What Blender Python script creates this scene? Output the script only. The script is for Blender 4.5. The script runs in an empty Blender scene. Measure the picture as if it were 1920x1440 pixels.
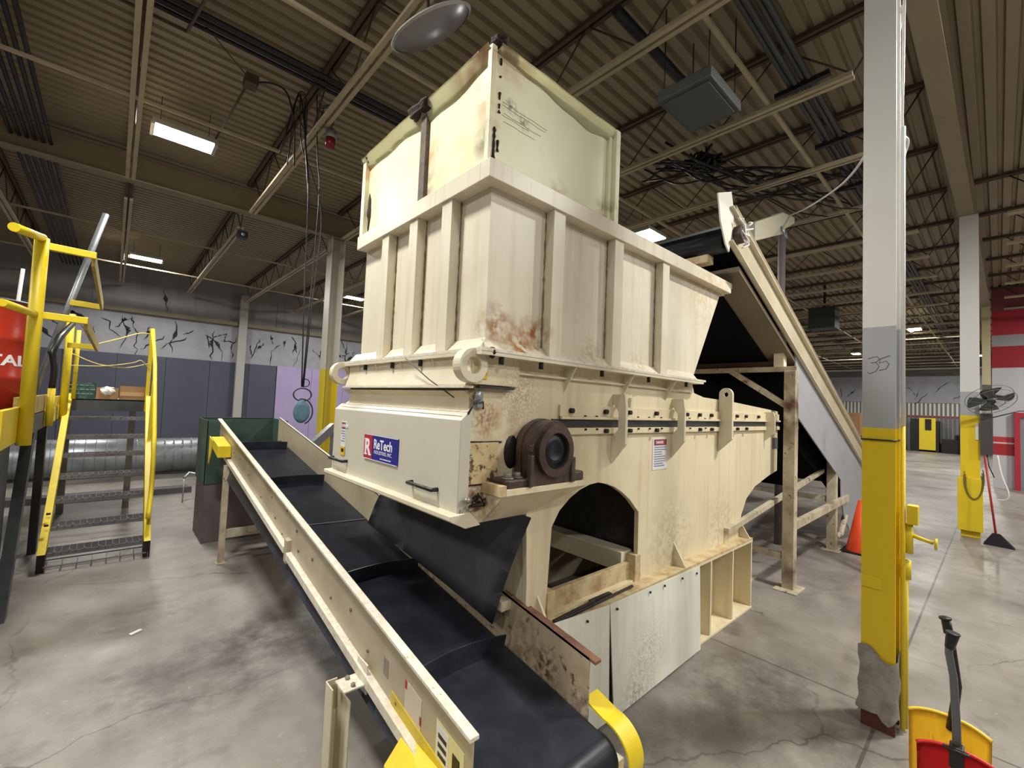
import bpy, bmesh, math, random
from mathutils import Vector, Matrix
from mathutils.geometry import tessellate_polygon
random.seed(7)
S = bpy.context.scene
COL = S.collection
PI = math.pi

# ------------------------------------------------------------------ camera
EYE = 1.65
yaw, pitch, roll = 0.836281, 0.0461229, 0.0420319
cam_d = bpy.data.cameras.new('camera')
cam = bpy.data.objects.new('camera', cam_d); COL.objects.link(cam)
fw = Vector((math.cos(yaw)*math.cos(pitch), math.sin(yaw)*math.cos(pitch), math.sin(pitch)))
rt = fw.cross(Vector((0, 0, 1))).normalized(); up = rt.cross(fw)
r_ = math.cos(roll)*rt + math.sin(roll)*up
u_ = -math.sin(roll)*rt + math.cos(roll)*up
cam.matrix_world = Matrix(((r_.x, u_.x, -fw.x, 0), (r_.y, u_.y, -fw.y, 0), (r_.z, u_.z, -fw.z, EYE), (0, 0, 0, 1)))
cam_d.sensor_fit = 'HORIZONTAL'; cam_d.sensor_width = 36; cam_d.lens = 36*826.26/1920
cam_d.clip_start = 0.02; cam_d.clip_end = 200
S.camera = cam

# ------------------------------------------------------------------ world, exposure, area lights
w = bpy.data.worlds.new('world'); S.world = w; w.use_nodes = True
w.node_tree.nodes['Background'].inputs[0].default_value = (0.9, 0.95, 1, 1)
w.node_tree.nodes['Background'].inputs[1].default_value = 0.15
S.view_settings.view_transform = 'Standard'; S.view_settings.look = 'None'
S.view_settings.exposure = 0.45; S.view_settings.gamma = 1.0
try: S.view_settings.use_curve_mapping = False
except Exception: pass

LAMP_Z = 4.86
LAMPS = [  # x, y, watts (first row seen; rest unseen: some inferred from shadows, others added fill)
    (0.48, 6.98, 120), (0.41, 14.15, 110), (7.15, 4.31, 70), (20.6, 1.96, 260), (27.1, 4.74, 200), (30.0, 0.54, 160),
    (0.4, -2.6, 60), (-0.5, 2.6, 118), (-4.6, 6.0, 110), (-4.2, 0.8, 60), (4.7, -0.7, 150), (4.8, -4.4, 120), (9.5, -4.2, 190), (-3.5, -5.5, 60),
    (14.8, -3.6, 240), (12.5, 11.5, 160), (5.6, 14.0, 110), (20.5, 12.0, 160)]
for i, (lx, ly, lw) in enumerate(LAMPS):
    ld = bpy.data.lights.new('lamp_light', 'AREA'); ld.shape = 'RECTANGLE'; ld.size = 0.56; ld.size_y = 0.26
    ld.energy = lw; ld.color = (1, 0.98, 0.92)
    lo = bpy.data.objects.new('lamp_light', ld); COL.objects.link(lo); lo.location = (lx, ly, LAMP_Z-0.02)

# ------------------------------------------------------------------ helpers
def lin(c):
    c = [x/255.0 for x in c]
    return tuple(x/12.92 if x <= 0.04045 else ((x+0.055)/1.055)**2.4 for x in c) + (1.0,)

BASE = {}
def wbase(p): return BASE.get(p.name, Vector((0, 0, 0))) if p else None

class NT:
    def __init__(s, m): s.t = m.node_tree; s.n = s.t.nodes; s.l = s.t.links
    def add(s, typ, **kw):
        nd = s.n.new(typ)
        for k, v in kw.items(): setattr(nd, k, v)
        return nd
    def link(s, a, b): s.l.new(a, b)

def mat(name, base, rough=0.5, metal=0.0, dirt=None, rust=None, bump=0.0, bscale=30, spots=(), zones=None, emit=None, streak=None, spec=None):
    m = bpy.data.materials.new(name); m.use_nodes = True; T = NT(m)
    B = T.n['Principled BSDF']
    B.inputs['Roughness'].default_value = rough; B.inputs['Metallic'].default_value = metal
    if spec is not None: B.inputs['Specular IOR Level'].default_value = spec
    tc = T.add('ShaderNodeTexCoord'); geo = T.add('ShaderNodeNewGeometry'); P = geo.outputs['Position']
    col = None
    if zones:   # painted bands by world height: [(z, colour), ...] ascending
        sx = T.add('ShaderNodeSeparateXYZ'); T.link(P, sx.inputs[0])
        cur = T.add('ShaderNodeRGB'); cur.outputs[0].default_value = lin(zones[0][1]); col = cur.outputs[0]
        nz = T.add('ShaderNodeTexNoise'); nz.inputs['Scale'].default_value = 14; T.link(P, nz.inputs['Vector'])
        for z, c in zones[1:]:
            wob = 0.0
            if len(c) == 4: wob = c[3]; c = c[:3]
            ma = T.add('ShaderNodeMath', operation='MULTIPLY_ADD'); T.link(nz.outputs[0], ma.inputs[0]); ma.inputs[1].default_value = wob; T.link(sx.outputs[2], ma.inputs[2])
            gt = T.add('ShaderNodeMath', operation='GREATER_THAN'); T.link(ma.outputs[0], gt.inputs[0]); gt.inputs[1].default_value = z + wob*0.5
            mx = T.add('ShaderNodeMixRGB'); T.link(gt.outputs[0], mx.inputs[0]); T.link(col, mx.inputs[1]); mx.inputs[2].default_value = lin(c); col = mx.outputs[0]
    else:
        cur = T.add('ShaderNodeRGB'); cur.outputs[0].default_value = lin(base); col = cur.outputs[0]
    def layer(fac, c):
        nonlocal col
        mx = T.add('ShaderNodeMixRGB'); T.link(fac, mx.inputs[0]); T.link(col, mx.inputs[1]); mx.inputs[2].default_value = lin(c); col = mx.outputs[0]
    def ramp(src, a, b, hi=1.0):
        mr = T.add('ShaderNodeMapRange'); T.link(src, mr.inputs[0]); mr.inputs[1].default_value = a; mr.inputs[2].default_value = b; mr.inputs[4].default_value = hi
        return mr.outputs[0]
    if dirt:   # (colour, amount, scale)
        n = T.add('ShaderNodeTexNoise'); n.inputs['Scale'].default_value = dirt[2]; n.inputs['Detail'].default_value = 8; n.inputs['Roughness'].default_value = 0.65
        T.link(P, n.inputs['Vector']); layer(ramp(n.outputs[0], 0.42, 0.75, dirt[1]), dirt[0])
    if streak:  # vertical runs
        mp = T.add('ShaderNodeMapping'); mp.inputs['Scale'].default_value = (streak[2], streak[2], streak[2]*0.06); T.link(P, mp.inputs[0])
        n = T.add('ShaderNodeTexNoise'); n.inputs['Scale'].default_value = 1; n.inputs['Detail'].default_value = 6; T.link(mp.outputs[0], n.inputs['Vector'])
        layer(ramp(n.outputs[0], 0.5, 0.75, streak[1]), streak[0])
    if rust:   # (colour, threshold, scale)
        n = T.add('ShaderNodeTexNoise'); n.inputs['Scale'].default_value = rust[2]; n.inputs['Detail'].default_value = 10; n.inputs['Roughness'].default_value = 0.7
        T.link(P, n.inputs['Vector']); layer(ramp(n.outputs[0], rust[1], rust[1]+0.06, 0.9), rust[0])
    for sp in spots:   # (centre, radius, colour, strength, noise scale)
        d = T.add('ShaderNodeVectorMath', operation='DISTANCE'); T.link(P, d.inputs[0]); d.inputs[1].default_value = sp[0]
        n = T.add('ShaderNodeTexNoise'); n.inputs['Scale'].default_value = sp[4]; n.inputs['Detail'].default_value = 8; T.link(P, n.inputs['Vector'])
        f = ramp(d.outputs['Value'], sp[1], sp[1]*0.2)
        mu = T.add('ShaderNodeMath', operation='MULTIPLY'); T.link(f, mu.inputs[0]); T.link(ramp(n.outputs[0], 0.4, 0.6), mu.inputs[1])
        m2 = T.add('ShaderNodeMath', operation='MULTIPLY'); T.link(mu.outputs[0], m2.inputs[0]); m2.inputs[1].default_value = sp[3]
        layer(m2.outputs[0], sp[2])
    T.link(col, B.inputs['Base Color'])
    if bump:
        n = T.add('ShaderNodeTexNoise'); n.inputs['Scale'].default_value = bscale; n.inputs['Detail'].default_value = 6; T.link(P, n.inputs['Vector'])
        b = T.add('ShaderNodeBump'); b.inputs['Strength'].default_value = bump; b.inputs['Distance'].default_value = 0.01; T.link(n.outputs[0], b.inputs['Height']); T.link(b.outputs[0], B.inputs['Normal'])
    if emit:
        B.inputs['Emission Color'].default_value = lin(emit[0]); B.inputs['Emission Strength'].default_value = emit[1]
    return m

class MB:
    def __init__(s): s.b = bmesh.new()
    def poly(s, pts): return s.b.faces.new([s.b.verts.new(p) for p in pts])
    def hexa(s, p):   # 8 points, bottom four then top four
        v = [s.b.verts.new(q) for q in p]
        for f in ((3,2,1,0),(4,5,6,7),(0,1,5,4),(1,2,6,5),(2,3,7,6),(3,0,4,7)): s.b.faces.new([v[i] for i in f])
        return s
    def box(s, x0, x1, y0, y1, z0, z1):
        return s.hexa([(x0,y0,z0),(x1,y0,z0),(x1,y1,z0),(x0,y1,z0),(x0,y0,z1),(x1,y0,z1),(x1,y1,z1),(x0,y1,z1)])
    def beam(s, a, b, w, h, upv=(0, 0, 1)):   # rectangular bar from a to b
        a = Vector(a); b = Vector(b); d = (b-a).normalized(); upv = Vector(upv)
        if abs(d.dot(upv)) > 0.99: upv = Vector((1, 0, 0))
        sd = d.cross(upv).normalized()*w/2; uu = sd.cross(d).normalized()*h/2
        return s.hexa([a-sd-uu, a+sd-uu, b+sd-uu, b-sd-uu, a-sd+uu, a+sd+uu, b+sd+uu, b-sd+uu])
    def tube(s, pts, r, n=10, closed=False):
        pts = [Vector(p) for p in pts]; rings = []; N = len(pts); ref = None
        for i, p in enumerate(pts):
            if closed: d = (pts[(i+1) % N]-pts[i-1])
            elif i == 0: d = pts[1]-p
            elif i == N-1: d = p-pts[i-1]
            else: d = (pts[i+1]-p).normalized()+(p-pts[i-1]).normalized()
            if d.length < 1e-9: d = Vector((0, 0, 1))
            d.normalize()
            if ref is None: ref = Vector((0, 0, 1)) if abs(d.z) < 0.9 else Vector((1, 0, 0))
            a = d.cross(ref).normalized(); bb = a.cross(d).normalized(); ref = bb
            rr = r[i] if isinstance(r, (list, tuple)) else r
            rings.append([s.b.verts.new(p+a*math.cos(2*PI*k/n)*rr+bb*math.sin(2*PI*k/n)*rr) for k in range(n)])
        M = N if closed else N-1
        for i in range(M):
            A = rings[i]; Bq = rings[(i+1) % N]
            for k in range(n):
                f = s.b.faces.new([A[k], A[(k+1) % n], Bq[(k+1) % n], Bq[k]]); f.smooth = True
        if not closed:
            s.b.faces.new(rings[0][::-1]); s.b.faces.new(rings[-1])
        return s
    def cyl(s, a, b, r, n=24, r2=None): return s.tube([a, b], [r, r if r2 is None else r2], n)
    def lathe(s, c, prof, n=32, axis='z'):   # prof [(r, h)] about axis through c
        rings = []
        for r, h in prof:
            ring = []
            for k in range(n):
                t = 2*PI*k/n; x, y = max(r, 1e-4)*math.cos(t), max(r, 1e-4)*math.sin(t)
                q = {'z': (x, y, h), 'y': (x, h, y), 'x': (h, x, y)}[axis]
                ring.append(s.b.verts.new(Vector(c)+Vector(q)))
            rings.append(ring)
        for A, Bq in zip(rings, rings[1:]):
            for k in range(n):
                f = s.b.faces.new([A[k], A[(k+1) % n], Bq[(k+1) % n], Bq[k]]); f.smooth = True
        return s
    def plate(s, axis, c0, c1, outer, holes=()):
        """flat plate: outline (and holes) in the two other axes, extruded from c0 to c1 along axis"""
        def P(q, c): return {'x': (c, q[0], q[1]), 'y': (q[0], c, q[1]), 'z': (q[0], q[1], c)}[axis]
        loops = [list(outer)]+[list(h) for h in holes]
        tri = tessellate_polygon([[Vector((q[0], q[1], 0)) for q in lp] for lp in loops])
        flat = [q for lp in loops for q in lp]
        A = [s.b.verts.new(P(q, c0)) for q in flat]; Bq = [s.b.verts.new(P(q, c1)) for q in flat]
        for t in tri:
            try:
                s.b.faces.new([A[i] for i in t]); s.b.faces.new([Bq[i] for i in reversed(t)])
            except ValueError: pass
        o = 0
        for lp in loops:
            n = len(lp)
            for i in range(n):
                j = (i+1) % n; s.b.faces.new([A[o+i], A[o+j], Bq[o+j], Bq[o+i]])
            o += n
        return s
    def bend(s, fn):
        for v in s.b.verts: v.co = Vector(fn(v.co))
        return s
    def build(s, name, m, parent=None, bevel=0.0, loc=None):
        off = wbase(parent) if parent else (Vector(loc) if loc else Vector((0, 0, 0)))
        bmesh.ops.recalc_face_normals(s.b, faces=s.b.faces)
        for v in s.b.verts: v.co -= off
        me = bpy.data.meshes.new(name); s.b.to_mesh(me); s.b.free()
        me.materials.append(m)
        o = bpy.data.objects.new(name, me); COL.objects.link(o)
        if parent: o.parent = parent
        elif loc: o.location = off
        BASE[o.name] = off
        if bevel:
            bv = o.modifiers.new('bevel', 'BEVEL'); bv.width = bevel; bv.segments = 2; bv.limit_method = 'ANGLE'; bv.angle_limit = 0.7
        return o

def tag(o, label=None, cat=None, group=None, kind=None):
    if label: o['label'] = label
    if cat: o['category'] = cat
    if group: o['group'] = group
    if kind: o['kind'] = kind
    return o
def thing(name, label, cat, loc, group=None):
    o = bpy.data.objects.new(name, None); COL.objects.link(o); o.location = loc; o.empty_display_size = 0.1
    BASE[o.name] = Vector(loc); return tag(o, label, cat, group)
def struct(o): o['kind'] = 'structure'; return o
def copy_tree(o, parent=None):
    c = o.copy(); COL.objects.link(c); c.parent = parent
    for ch in list(o.children): copy_tree(ch, c)
    return c
def text(body, size, m, name, parent, M, ext=0.001, wrap=None, align='LEFT', bold=0.0, sx=1.0):
    """lettering as a mesh; M maps local (x right, y up, z out) to world"""
    cu = bpy.data.curves.new('lettering', 'FONT'); cu.body = body; cu.size = size; cu.extrude = ext; cu.align_x = align; cu.offset = bold
    cu.resolution_u = 4
    o = bpy.data.objects.new('lettering', cu); COL.objects.link(o)
    bpy.context.view_layer.update()
    me = bpy.data.meshes.new_from_object(o.evaluated_get(bpy.context.evaluated_depsgraph_get()))
    bpy.data.objects.remove(o); bpy.data.curves.remove(cu)
    mb = MB(); mb.b.from_mesh(me); bpy.data.meshes.remove(me)
    for v in mb.b.verts:
        v.co.x *= sx
        v.co = Vector(wrap(v.co)) if wrap else M @ v.co
    return mb.build(name, m, parent)
def arc(c, r, a0, a1, n=16):
    return [(c[0]+r*math.cos(a0+(a1-a0)*i/n), c[1]+r*math.sin(a0+(a1-a0)*i/n)) for i in range(n+1)]
def spline(pts, n=8):
    P = [Vector(p) for p in pts]; P = [2*P[0]-P[1]]+P+[2*P[-1]-P[-2]]; out = []
    for i in range(1, len(P)-2):
        for k in range(n):
            t = k/n; a, b, c, d = P[i-1:i+3]
            out.append(0.5*((2*b)+(c-a)*t+(2*a-5*b+4*c-d)*t*t+(3*b-a-3*c+d)*t**3))
    out.append(P[-2]); return out

# ------------------------------------------------------------------ materials
RUST = (112, 66, 38); DK = (40, 32, 28)
cream = mat('cream_paint', (222, 214, 190), 0.42, dirt=((176, 160, 122), 0.55, 2.2), rust=((120, 80, 50), 0.76, 22), bump=0.05)
cream_body = mat('cream_body_paint', (224, 212, 180), 0.42, dirt=((196, 178, 136), 0.4, 2.0), streak=((176, 150, 112), 0.35, 16), rust=((96, 66, 44), 0.73, 30), bump=0.05,
    spots=[((1.28, 1.52, 1.55), 0.26, (186, 144, 98), 0.55, 14), ((1.22, 1.52, 1.58), 0.1, (110, 66, 40), 0.7, 60), ((1.2, 1.52, 1.36), 0.13, (84, 46, 28), 1.0, 30), ((1.2, 1.52, 1.22), 0.12, (120, 74, 42), 0.9, 30), ((2.9, 1.52, 0.75), 0.4, (160, 134, 98), 0.4, 30), ((3.7, 1.52, 0.75), 0.35, (160, 132, 94), 0.4, 30), ((1.42, 1.52, 1.70), 0.2, (120, 96, 72), 0.5, 90)])
cream_hop = mat('cream_hopper_paint', (222, 215, 194), 0.4, dirt=((194, 184, 158), 0.5, 2.5), streak=((168, 156, 126), 0.35, 18), rust=((130, 100, 66), 0.76, 26), bump=0.05,
    spots=[((1.27, 1.52, 2.0), 0.13, (158, 104, 40), 1.0, 22), ((1.50, 1.52, 1.99), 0.12, (150, 96, 38), 1.0, 22), ((1.40, 1.5, 1.92), 0.16, (166, 112, 48), 1.0, 26), ((3.3, 1.5, 2.6), 0.4, (196, 160, 110), 0.5, 30), ((1.95, 1.5, 1.93), 0.13, (150, 124, 84), 0.5, 40), ((2.4, 1.5, 1.93), 0.1, (160, 134, 94), 0.5, 40)])
cream_box = mat('yellowed_box_paint', (228, 226, 196), 0.45, dirt=((206, 200, 152), 0.6, 2.2), bump=0.04,
    spots=[((1.175, 1.56, 3.0), 0.10, (196, 140, 100), 0.7, 14), ((1.175, 1.56, 2.88), 0.10, (216, 176, 120), 0.7, 14), ((1.175, 1.68, 2.85), 0.16, (232, 212, 150), 0.7, 8), ((1.19, 2.03, 2.95), 0.11, (206, 140, 76), 0.7, 12), ((1.19, 2.07, 2.8), 0.13, (120, 70, 36), 0.9, 9),
           ((1.19, 2.84, 3.1), 0.14, (210, 140, 90), 0.8, 9), ((1.17, 1.55, 2.84), 0.1, (60, 44, 36), 0.9, 9), ((1.62, 1.5, 2.74), 0.09, (190, 156, 100), 0.8, 16), ((2.0, 1.5, 2.76), 0.10, (130, 104, 70), 0.8, 18), ((1.2, 1.6, 3.28), 0.25, (150, 86, 40), 0.8, 8),
           ((1.28, 1.5, 3.02), 0.045, (70, 66, 60), 0.9, 40), ((1.36, 1.5, 2.98), 0.05, (90, 86, 76), 0.8, 60)])
cover_paint = mat('white_cover_paint', (226, 228, 216), 0.45, dirt=((204, 200, 182), 0.5, 3), streak=((176, 164, 140), 0.25, 22), rust=((84, 60, 44), 0.74, 36), bump=0.04,
    spots=[((2.42, 1.41, 0.22), 0.28, (150, 124, 92), 0.45, 90), ((2.3, 1.41, 0.03), 0.22, (110, 98, 82), 0.5, 40)])
dooor = mat('door_paint', (202, 198, 182), 0.34, dirt=((186, 180, 156), 0.35, 2.2), bump=0.02)
conv_paint = mat('conveyor_cream_paint', (182, 171, 146), 0.45, dirt=((150, 134, 104), 0.6, 4), rust=((84, 60, 46), 0.70, 24), bump=0.06)
conv_edge = mat('worn_rail_edge', (228, 222, 206), 0.45, dirt=((176, 150, 118), 0.6, 26), rust=((120, 84, 56), 0.62, 60), bump=0.1)
rust_edge = mat('rusty_flange', (122, 86, 68), 0.7, dirt=((76, 48, 36), 0.9, 16), rust=((176, 156, 134), 0.60, 24), bump=0.3)
rust_rail = mat('rust_spotted_rail', (184, 170, 144), 0.55, dirt=((140, 118, 92), 0.7, 5), rust=((66, 38, 28), 0.575, 18), bump=0.1,
    spots=[((1.497, 1.36, 0.50), 0.10, (74, 38, 26), 1.0, 40), ((1.47, 1.15, 0.4), 0.12, (80, 46, 32), 1.0, 26), ((1.47, 1.5, 0.55), 0.16, (120, 84, 56), 0.7, 24)])
rust_sill = mat('rust_stained_sill', (206, 190, 150), 0.55, dirt=((150, 100, 52), 0.9, 12), rust=((96, 60, 38), 0.66, 30), bump=0.1)
frame_paint = mat('frame_cream_worn', (196, 186, 162), 0.5, dirt=((132, 112, 88), 0.8, 7), rust=((92, 56, 36), 0.60, 11), bump=0.08,
    spots=[((4.89, 1.3, 1.7), 0.45, (84, 52, 36), 1.0, 5), ((4.89, 1.3, 0.25), 0.3, (80, 48, 34), 0.9, 5)])
belt_m = mat('black_rubber_belt', (42, 45, 54), 0.36, dirt=((78, 83, 96), 0.5, 7), bump=0.05, bscale=60)
skirt_m = mat('grey_rubber_skirt', (116, 118, 130), 0.5, dirt=((150, 152, 162), 0.5, 4), bump=0.06)
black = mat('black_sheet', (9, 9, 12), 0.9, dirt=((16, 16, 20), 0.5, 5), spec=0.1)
char = mat('charred_residue', (30, 22, 18), 0.8, dirt=((70, 46, 30), 0.7, 40), bump=0.8, bscale=60)
dark_steel = mat('dark_steel', (48, 46, 48), 0.5, 0.3, dirt=((80, 76, 74), 0.6, 8), bump=0.1)
tank_steel = mat('tank_steel', (84, 88, 92), 0.45, 0.25, dirt=((36, 36, 38), 0.7, 3), bump=0.05)
iron = mat('oily_cast_iron', (86, 70, 64), 0.36, 0.25, dirt=((38, 28, 26), 0.9, 9), rust=((108, 84, 72), 0.66, 14), bump=0.5, bscale=40)
bore = mat('dark_bearing_bore', (22, 24, 32), 0.4, 0.3)
bolt_m = mat('bolt_steel', (152, 146, 138), 0.45, 0.5, dirt=((100, 90, 80), 0.6, 40))
black_bolt = mat('black_bolt', (34, 30, 28), 0.5, 0.3)
yellow = mat('safety_yellow', (228, 202, 36), 0.45, dirt=((206, 176, 30), 0.5, 5), rust=((110, 92, 30), 0.77, 20), bump=0.05)
yellow_d = mat('worn_yellow', (218, 192, 50), 0.5, dirt=((166, 146, 60), 0.7, 9), rust=((90, 78, 40), 0.68, 18), bump=0.08)
galv = mat('galvanised_steel', (158, 164, 168), 0.38, 0.6, dirt=((110, 116, 122), 0.7, 6), bump=0.04)
green = mat('dark_green_paint', (62, 86, 76), 0.5, dirt=((34, 50, 46), 0.7, 5), rust=((110, 120, 112), 0.74, 22), bump=0.06)
brown = mat('brown_steel', (104, 92, 94), 0.55, dirt=((80, 70, 72), 0.7, 4), bump=0.05)
blackplastic = mat('black_plastic', (24, 24, 26), 0.4)
steel_beam = mat('painted_roof_beam', (128, 118, 94), 0.6, dirt=((98, 90, 72), 0.6, 2))
girder_m = mat('painted_roof_girder', (142, 130, 106), 0.6, dirt=((118, 106, 84), 0.6, 1.5))
joist_chord = mat('joist_chord_paint', (186, 174, 146), 0.6, dirt=((146, 134, 110), 0.6, 4))
joist_dark = mat('joist_web_paint', (84, 72, 58), 0.7, dirt=((58, 48, 40), 0.6, 6))
conduit_m = mat('dark_conduit', (44, 44, 52), 0.5, 0.2)
conduit_g = mat('grey_conduit', (86, 88, 88), 0.5, 0.2)
white_t = mat('white_lettering', (236, 234, 236), 0.5)
ink = mat('grey_ink', (96, 100, 108), 0.7)
red_l = mat('red_print', (176, 40, 58), 0.5)
blue_l = mat('blue_print', (40, 42, 136), 0.4)
label_w = mat('white_sticker', (222, 222, 226), 0.5)
label_y = mat('yellow_sticker', (216, 182, 46), 0.5)
label_g = mat('grey_nameplate', (120, 120, 122), 0.45, 0.3, dirt=((90, 90, 94), 0.6, 60))
red_drum = mat('red_drum_paint', (178, 48, 28), 0.3, dirt=((136, 34, 22), 0.6, 5), bump=0.04)
white_p = mat('white_enamel', (226, 226, 222), 0.4)
lens = mat('lamp_lens', (255, 250, 240), 0.4, emit=((255, 248, 238), 22.0))
lamp_body = mat('lamp_housing', (170, 170, 166), 0.5)
dome_m = mat('grey_dome_glass', (150, 148, 152), 0.25, 0.35, dirt=((120, 118, 122), 0.5, 6))
heater_m = mat('grey_unit_paint', (84, 88, 86), 0.55, dirt=((64, 68, 66), 0.5, 3))
rope_m = mat('yellow_rope', (206, 192, 110), 0.8)
card = mat('cardboard', (168, 128, 88), 0.8, dirt=((130, 94, 62), 0.6, 8))
orange = mat('orange_cone_plastic', (226, 76, 30), 0.5)
blue_dk = mat('dark_blue_plastic', (24, 44, 104), 0.5)
hook_blue = mat('blue_hoist_paint', (96, 132, 152), 0.5, dirt=((60, 84, 104), 0.7, 16))
shovel_y = mat('yellow_shovel_plastic', (242, 206, 62), 0.4)
shovel_r = mat('red_shovel_plastic', (200, 30, 38), 0.4)
shaft_m = mat('grey_shaft', (96, 96, 98), 0.35, 0.3)
fan_m = mat('fan_blade_grey', (112, 114, 112), 0.45, 0.2)
wood = mat('weathered_board', (166, 146, 84), 0.7, dirt=((206, 190, 120), 0.8, 10))
broom_red = mat('red_broom_handle', (170, 44, 40), 0.45)
bristle = mat('black_bristles', (34, 28, 36), 0.9, bump=0.5, bscale=90)

# concrete floor
def concrete():
    m = bpy.data.materials.new('concrete'); m.use_nodes = True; T = NT(m); B = T.n['Principled BSDF']
    geo = T.add('ShaderNodeNewGeometry'); P = geo.outputs['Position']
    def noise(sc, det=8, ro=0.6, vec=None):
        n = T.add('ShaderNodeTexNoise'); n.inputs['Scale'].default_value = sc; n.inputs['Detail'].default_value = det; n.inputs['Roughness'].default_value = ro
        T.link(vec or P, n.inputs['Vector']); return n.outputs[0]
    def mr(src, a, b, lo=0.0, hi=1.0):
        r = T.add('ShaderNodeMapRange'); T.link(src, r.inputs[0]); r.inputs[1].default_value = a; r.inputs[2].default_value = b; r.inputs[3].default_value = lo; r.inputs[4].default_value = hi; return r.outputs[0]
    def mix(f, a, b):
        x = T.add('ShaderNodeMixRGB'); T.link(f, x.inputs[0])
        if isinstance(a, tuple): x.inputs[1].default_value = a
        else: T.link(a, x.inputs[1])
        x.inputs[2].default_value = b; return x.outputs[0]
    def math_(op, a, b=None):
        x = T.add('ShaderNodeMath', operation=op)
        for i, v in enumerate((a, b)):
            if v is None: continue
            if isinstance(v, (int, float)): x.inputs[i].default_value = v
            else: T.link(v, x.inputs[i])
        return x.outputs[0]
    c = mix(mr(noise(0.9), 0.35, 0.65), lin((156, 150, 143)), lin((116, 109, 102)))
    c = mix(mr(noise(5, 10, 0.7), 0.5, 0.72, 0, 0.5), c, lin((112, 104, 98)))
    c = mix(mr(noise(2.3, 6, 0.6), 0.60, 0.72, 0, 0.6), c, lin((84, 78, 74)))
    c = mix(mr(noise(16, 6, 0.7), 0.62, 0.7, 0, 0.4), c, lin((188, 184, 176)))
    # oily stains in front of and beside the machine
    for cx, cy, rr, k in ((0.45, 3.1, 0.75, 0.75), (2.9, 0.95, 0.9, 0.7), (0.3, 4.2, 0.5, 0.5), (1.0, 3.4, 0.6, 0.8), (1.8, 1.1, 0.7, 0.7), (5.2, 0.9, 0.8, 0.4)):
        d = T.add('ShaderNodeVectorMath', operation='DISTANCE'); T.link(P, d.inputs[0]); d.inputs[1].default_value = (cx, cy, 0)
        f = math_('MULTIPLY', mr(d.outputs['Value'], rr, rr*0.3), mr(noise(3.5, 8, 0.7), 0.38, 0.6, 0, k))
        c = mix(f, c, lin((70, 64, 60)))
    # cracks
    nz = T.add('ShaderNodeTexNoise'); nz.inputs['Scale'].default_value = 2.2; nz.inputs['Detail'].default_value = 6; T.link(P, nz.inputs['Vector'])
    ad = T.add('ShaderNodeVectorMath', operation='MULTIPLY_ADD'); T.link(nz.outputs[1], ad.inputs[0]); ad.inputs[1].default_value = (0.5, 0.5, 0); T.link(P, ad.inputs[2])
    vo = T.add('ShaderNodeTexVoronoi'); vo.feature = 'DISTANCE_TO_EDGE'; vo.inputs['Scale'].default_value = 0.55; T.link(ad.outputs[0], vo.inputs['Vector'])
    cr = mr(vo.outputs['Distance'], 0.0045, 0.0015)
    cr = math_('MULTIPLY', cr, mr(noise(0.6), 0.42, 0.52))
    c = mix(math_('MULTIPLY', cr, 0.6), c, lin((66, 60, 56)))
    # saw-cut joints
    sx = T.add('ShaderNodeSeparateXYZ'); T.link(P, sx.inputs[0])
    jy = math_('LESS_THAN', math_('ABSOLUTE', math_('SUBTRACT', sx.outputs[1], 0.46)), 0.008)
    ax = math_('ADD', sx.outputs[0], 100*6.27-3.35)
    md = math_('MODULO', ax, 6.27)
    jx = math_('LESS_THAN', md, 0.014)
    j = math_('MAXIMUM', jy, jx)
    c = mix(math_('MULTIPLY', j, 0.75), c, lin((70, 64, 60)))
    T.link(c, B.inputs['Base Color'])
    T.link(mr(noise(1.4, 8, 0.7), 0.35, 0.7, 0.28, 0.62), B.inputs['Roughness'])
    b = T.add('ShaderNodeBump'); b.inputs['Strength'].default_value = 0.12; b.inputs['Distance'].default_value = 0.01; T.link(noise(25, 8, 0.7), b.inputs['Height']); T.link(b.outputs[0], B.inputs['Normal'])
    return m
floor_m = concrete()
deck_m = mat('ceiling_deck_paint', (150, 138, 114), 0.6, dirt=((122, 110, 90), 0.6, 0.7))
wall_m = mat('grey_wall_sheet', (150, 148, 146), 0.6, dirt=((122, 120, 120), 0.6, 1.2), streak=((110, 108, 108), 0.4, 5))
insul_m = mat('white_wall_insulation', (160, 160, 168), 0.6, dirt=((128, 128, 138), 0.6, 2.2), bump=0.3, bscale=5)
slate = mat('slate_blue_panel', (76, 78, 96), 0.5, dirt=((66, 68, 86), 0.6, 1.5))
lav = mat('lavender_panel', (172, 158, 200), 0.5, dirt=((156, 146, 186), 0.6, 1.5))
tear_m = mat('torn_black_lining', (40, 38, 42), 0.8)
wall_plain = mat('plain_wall', (120, 116, 110), 0.7, dirt=((100, 96, 92), 0.6, 1))
corr_white = mat('white_corrugated_wall', (206, 206, 202), 0.5)
red_wall_m = mat('red_banded_wall', (196, 192, 192), 0.5, zones=[(0, (196, 194, 198)), (0.86, (168, 36, 48)), (1.16, (206, 196, 198)), (1.2, (190, 50, 64)), (1.34, (190, 190, 194)), (3.15, (150, 26, 36)), (3.72, (150, 148, 150)), (4.02, (168, 40, 60)), (4.66, (136, 74, 80))])

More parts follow.
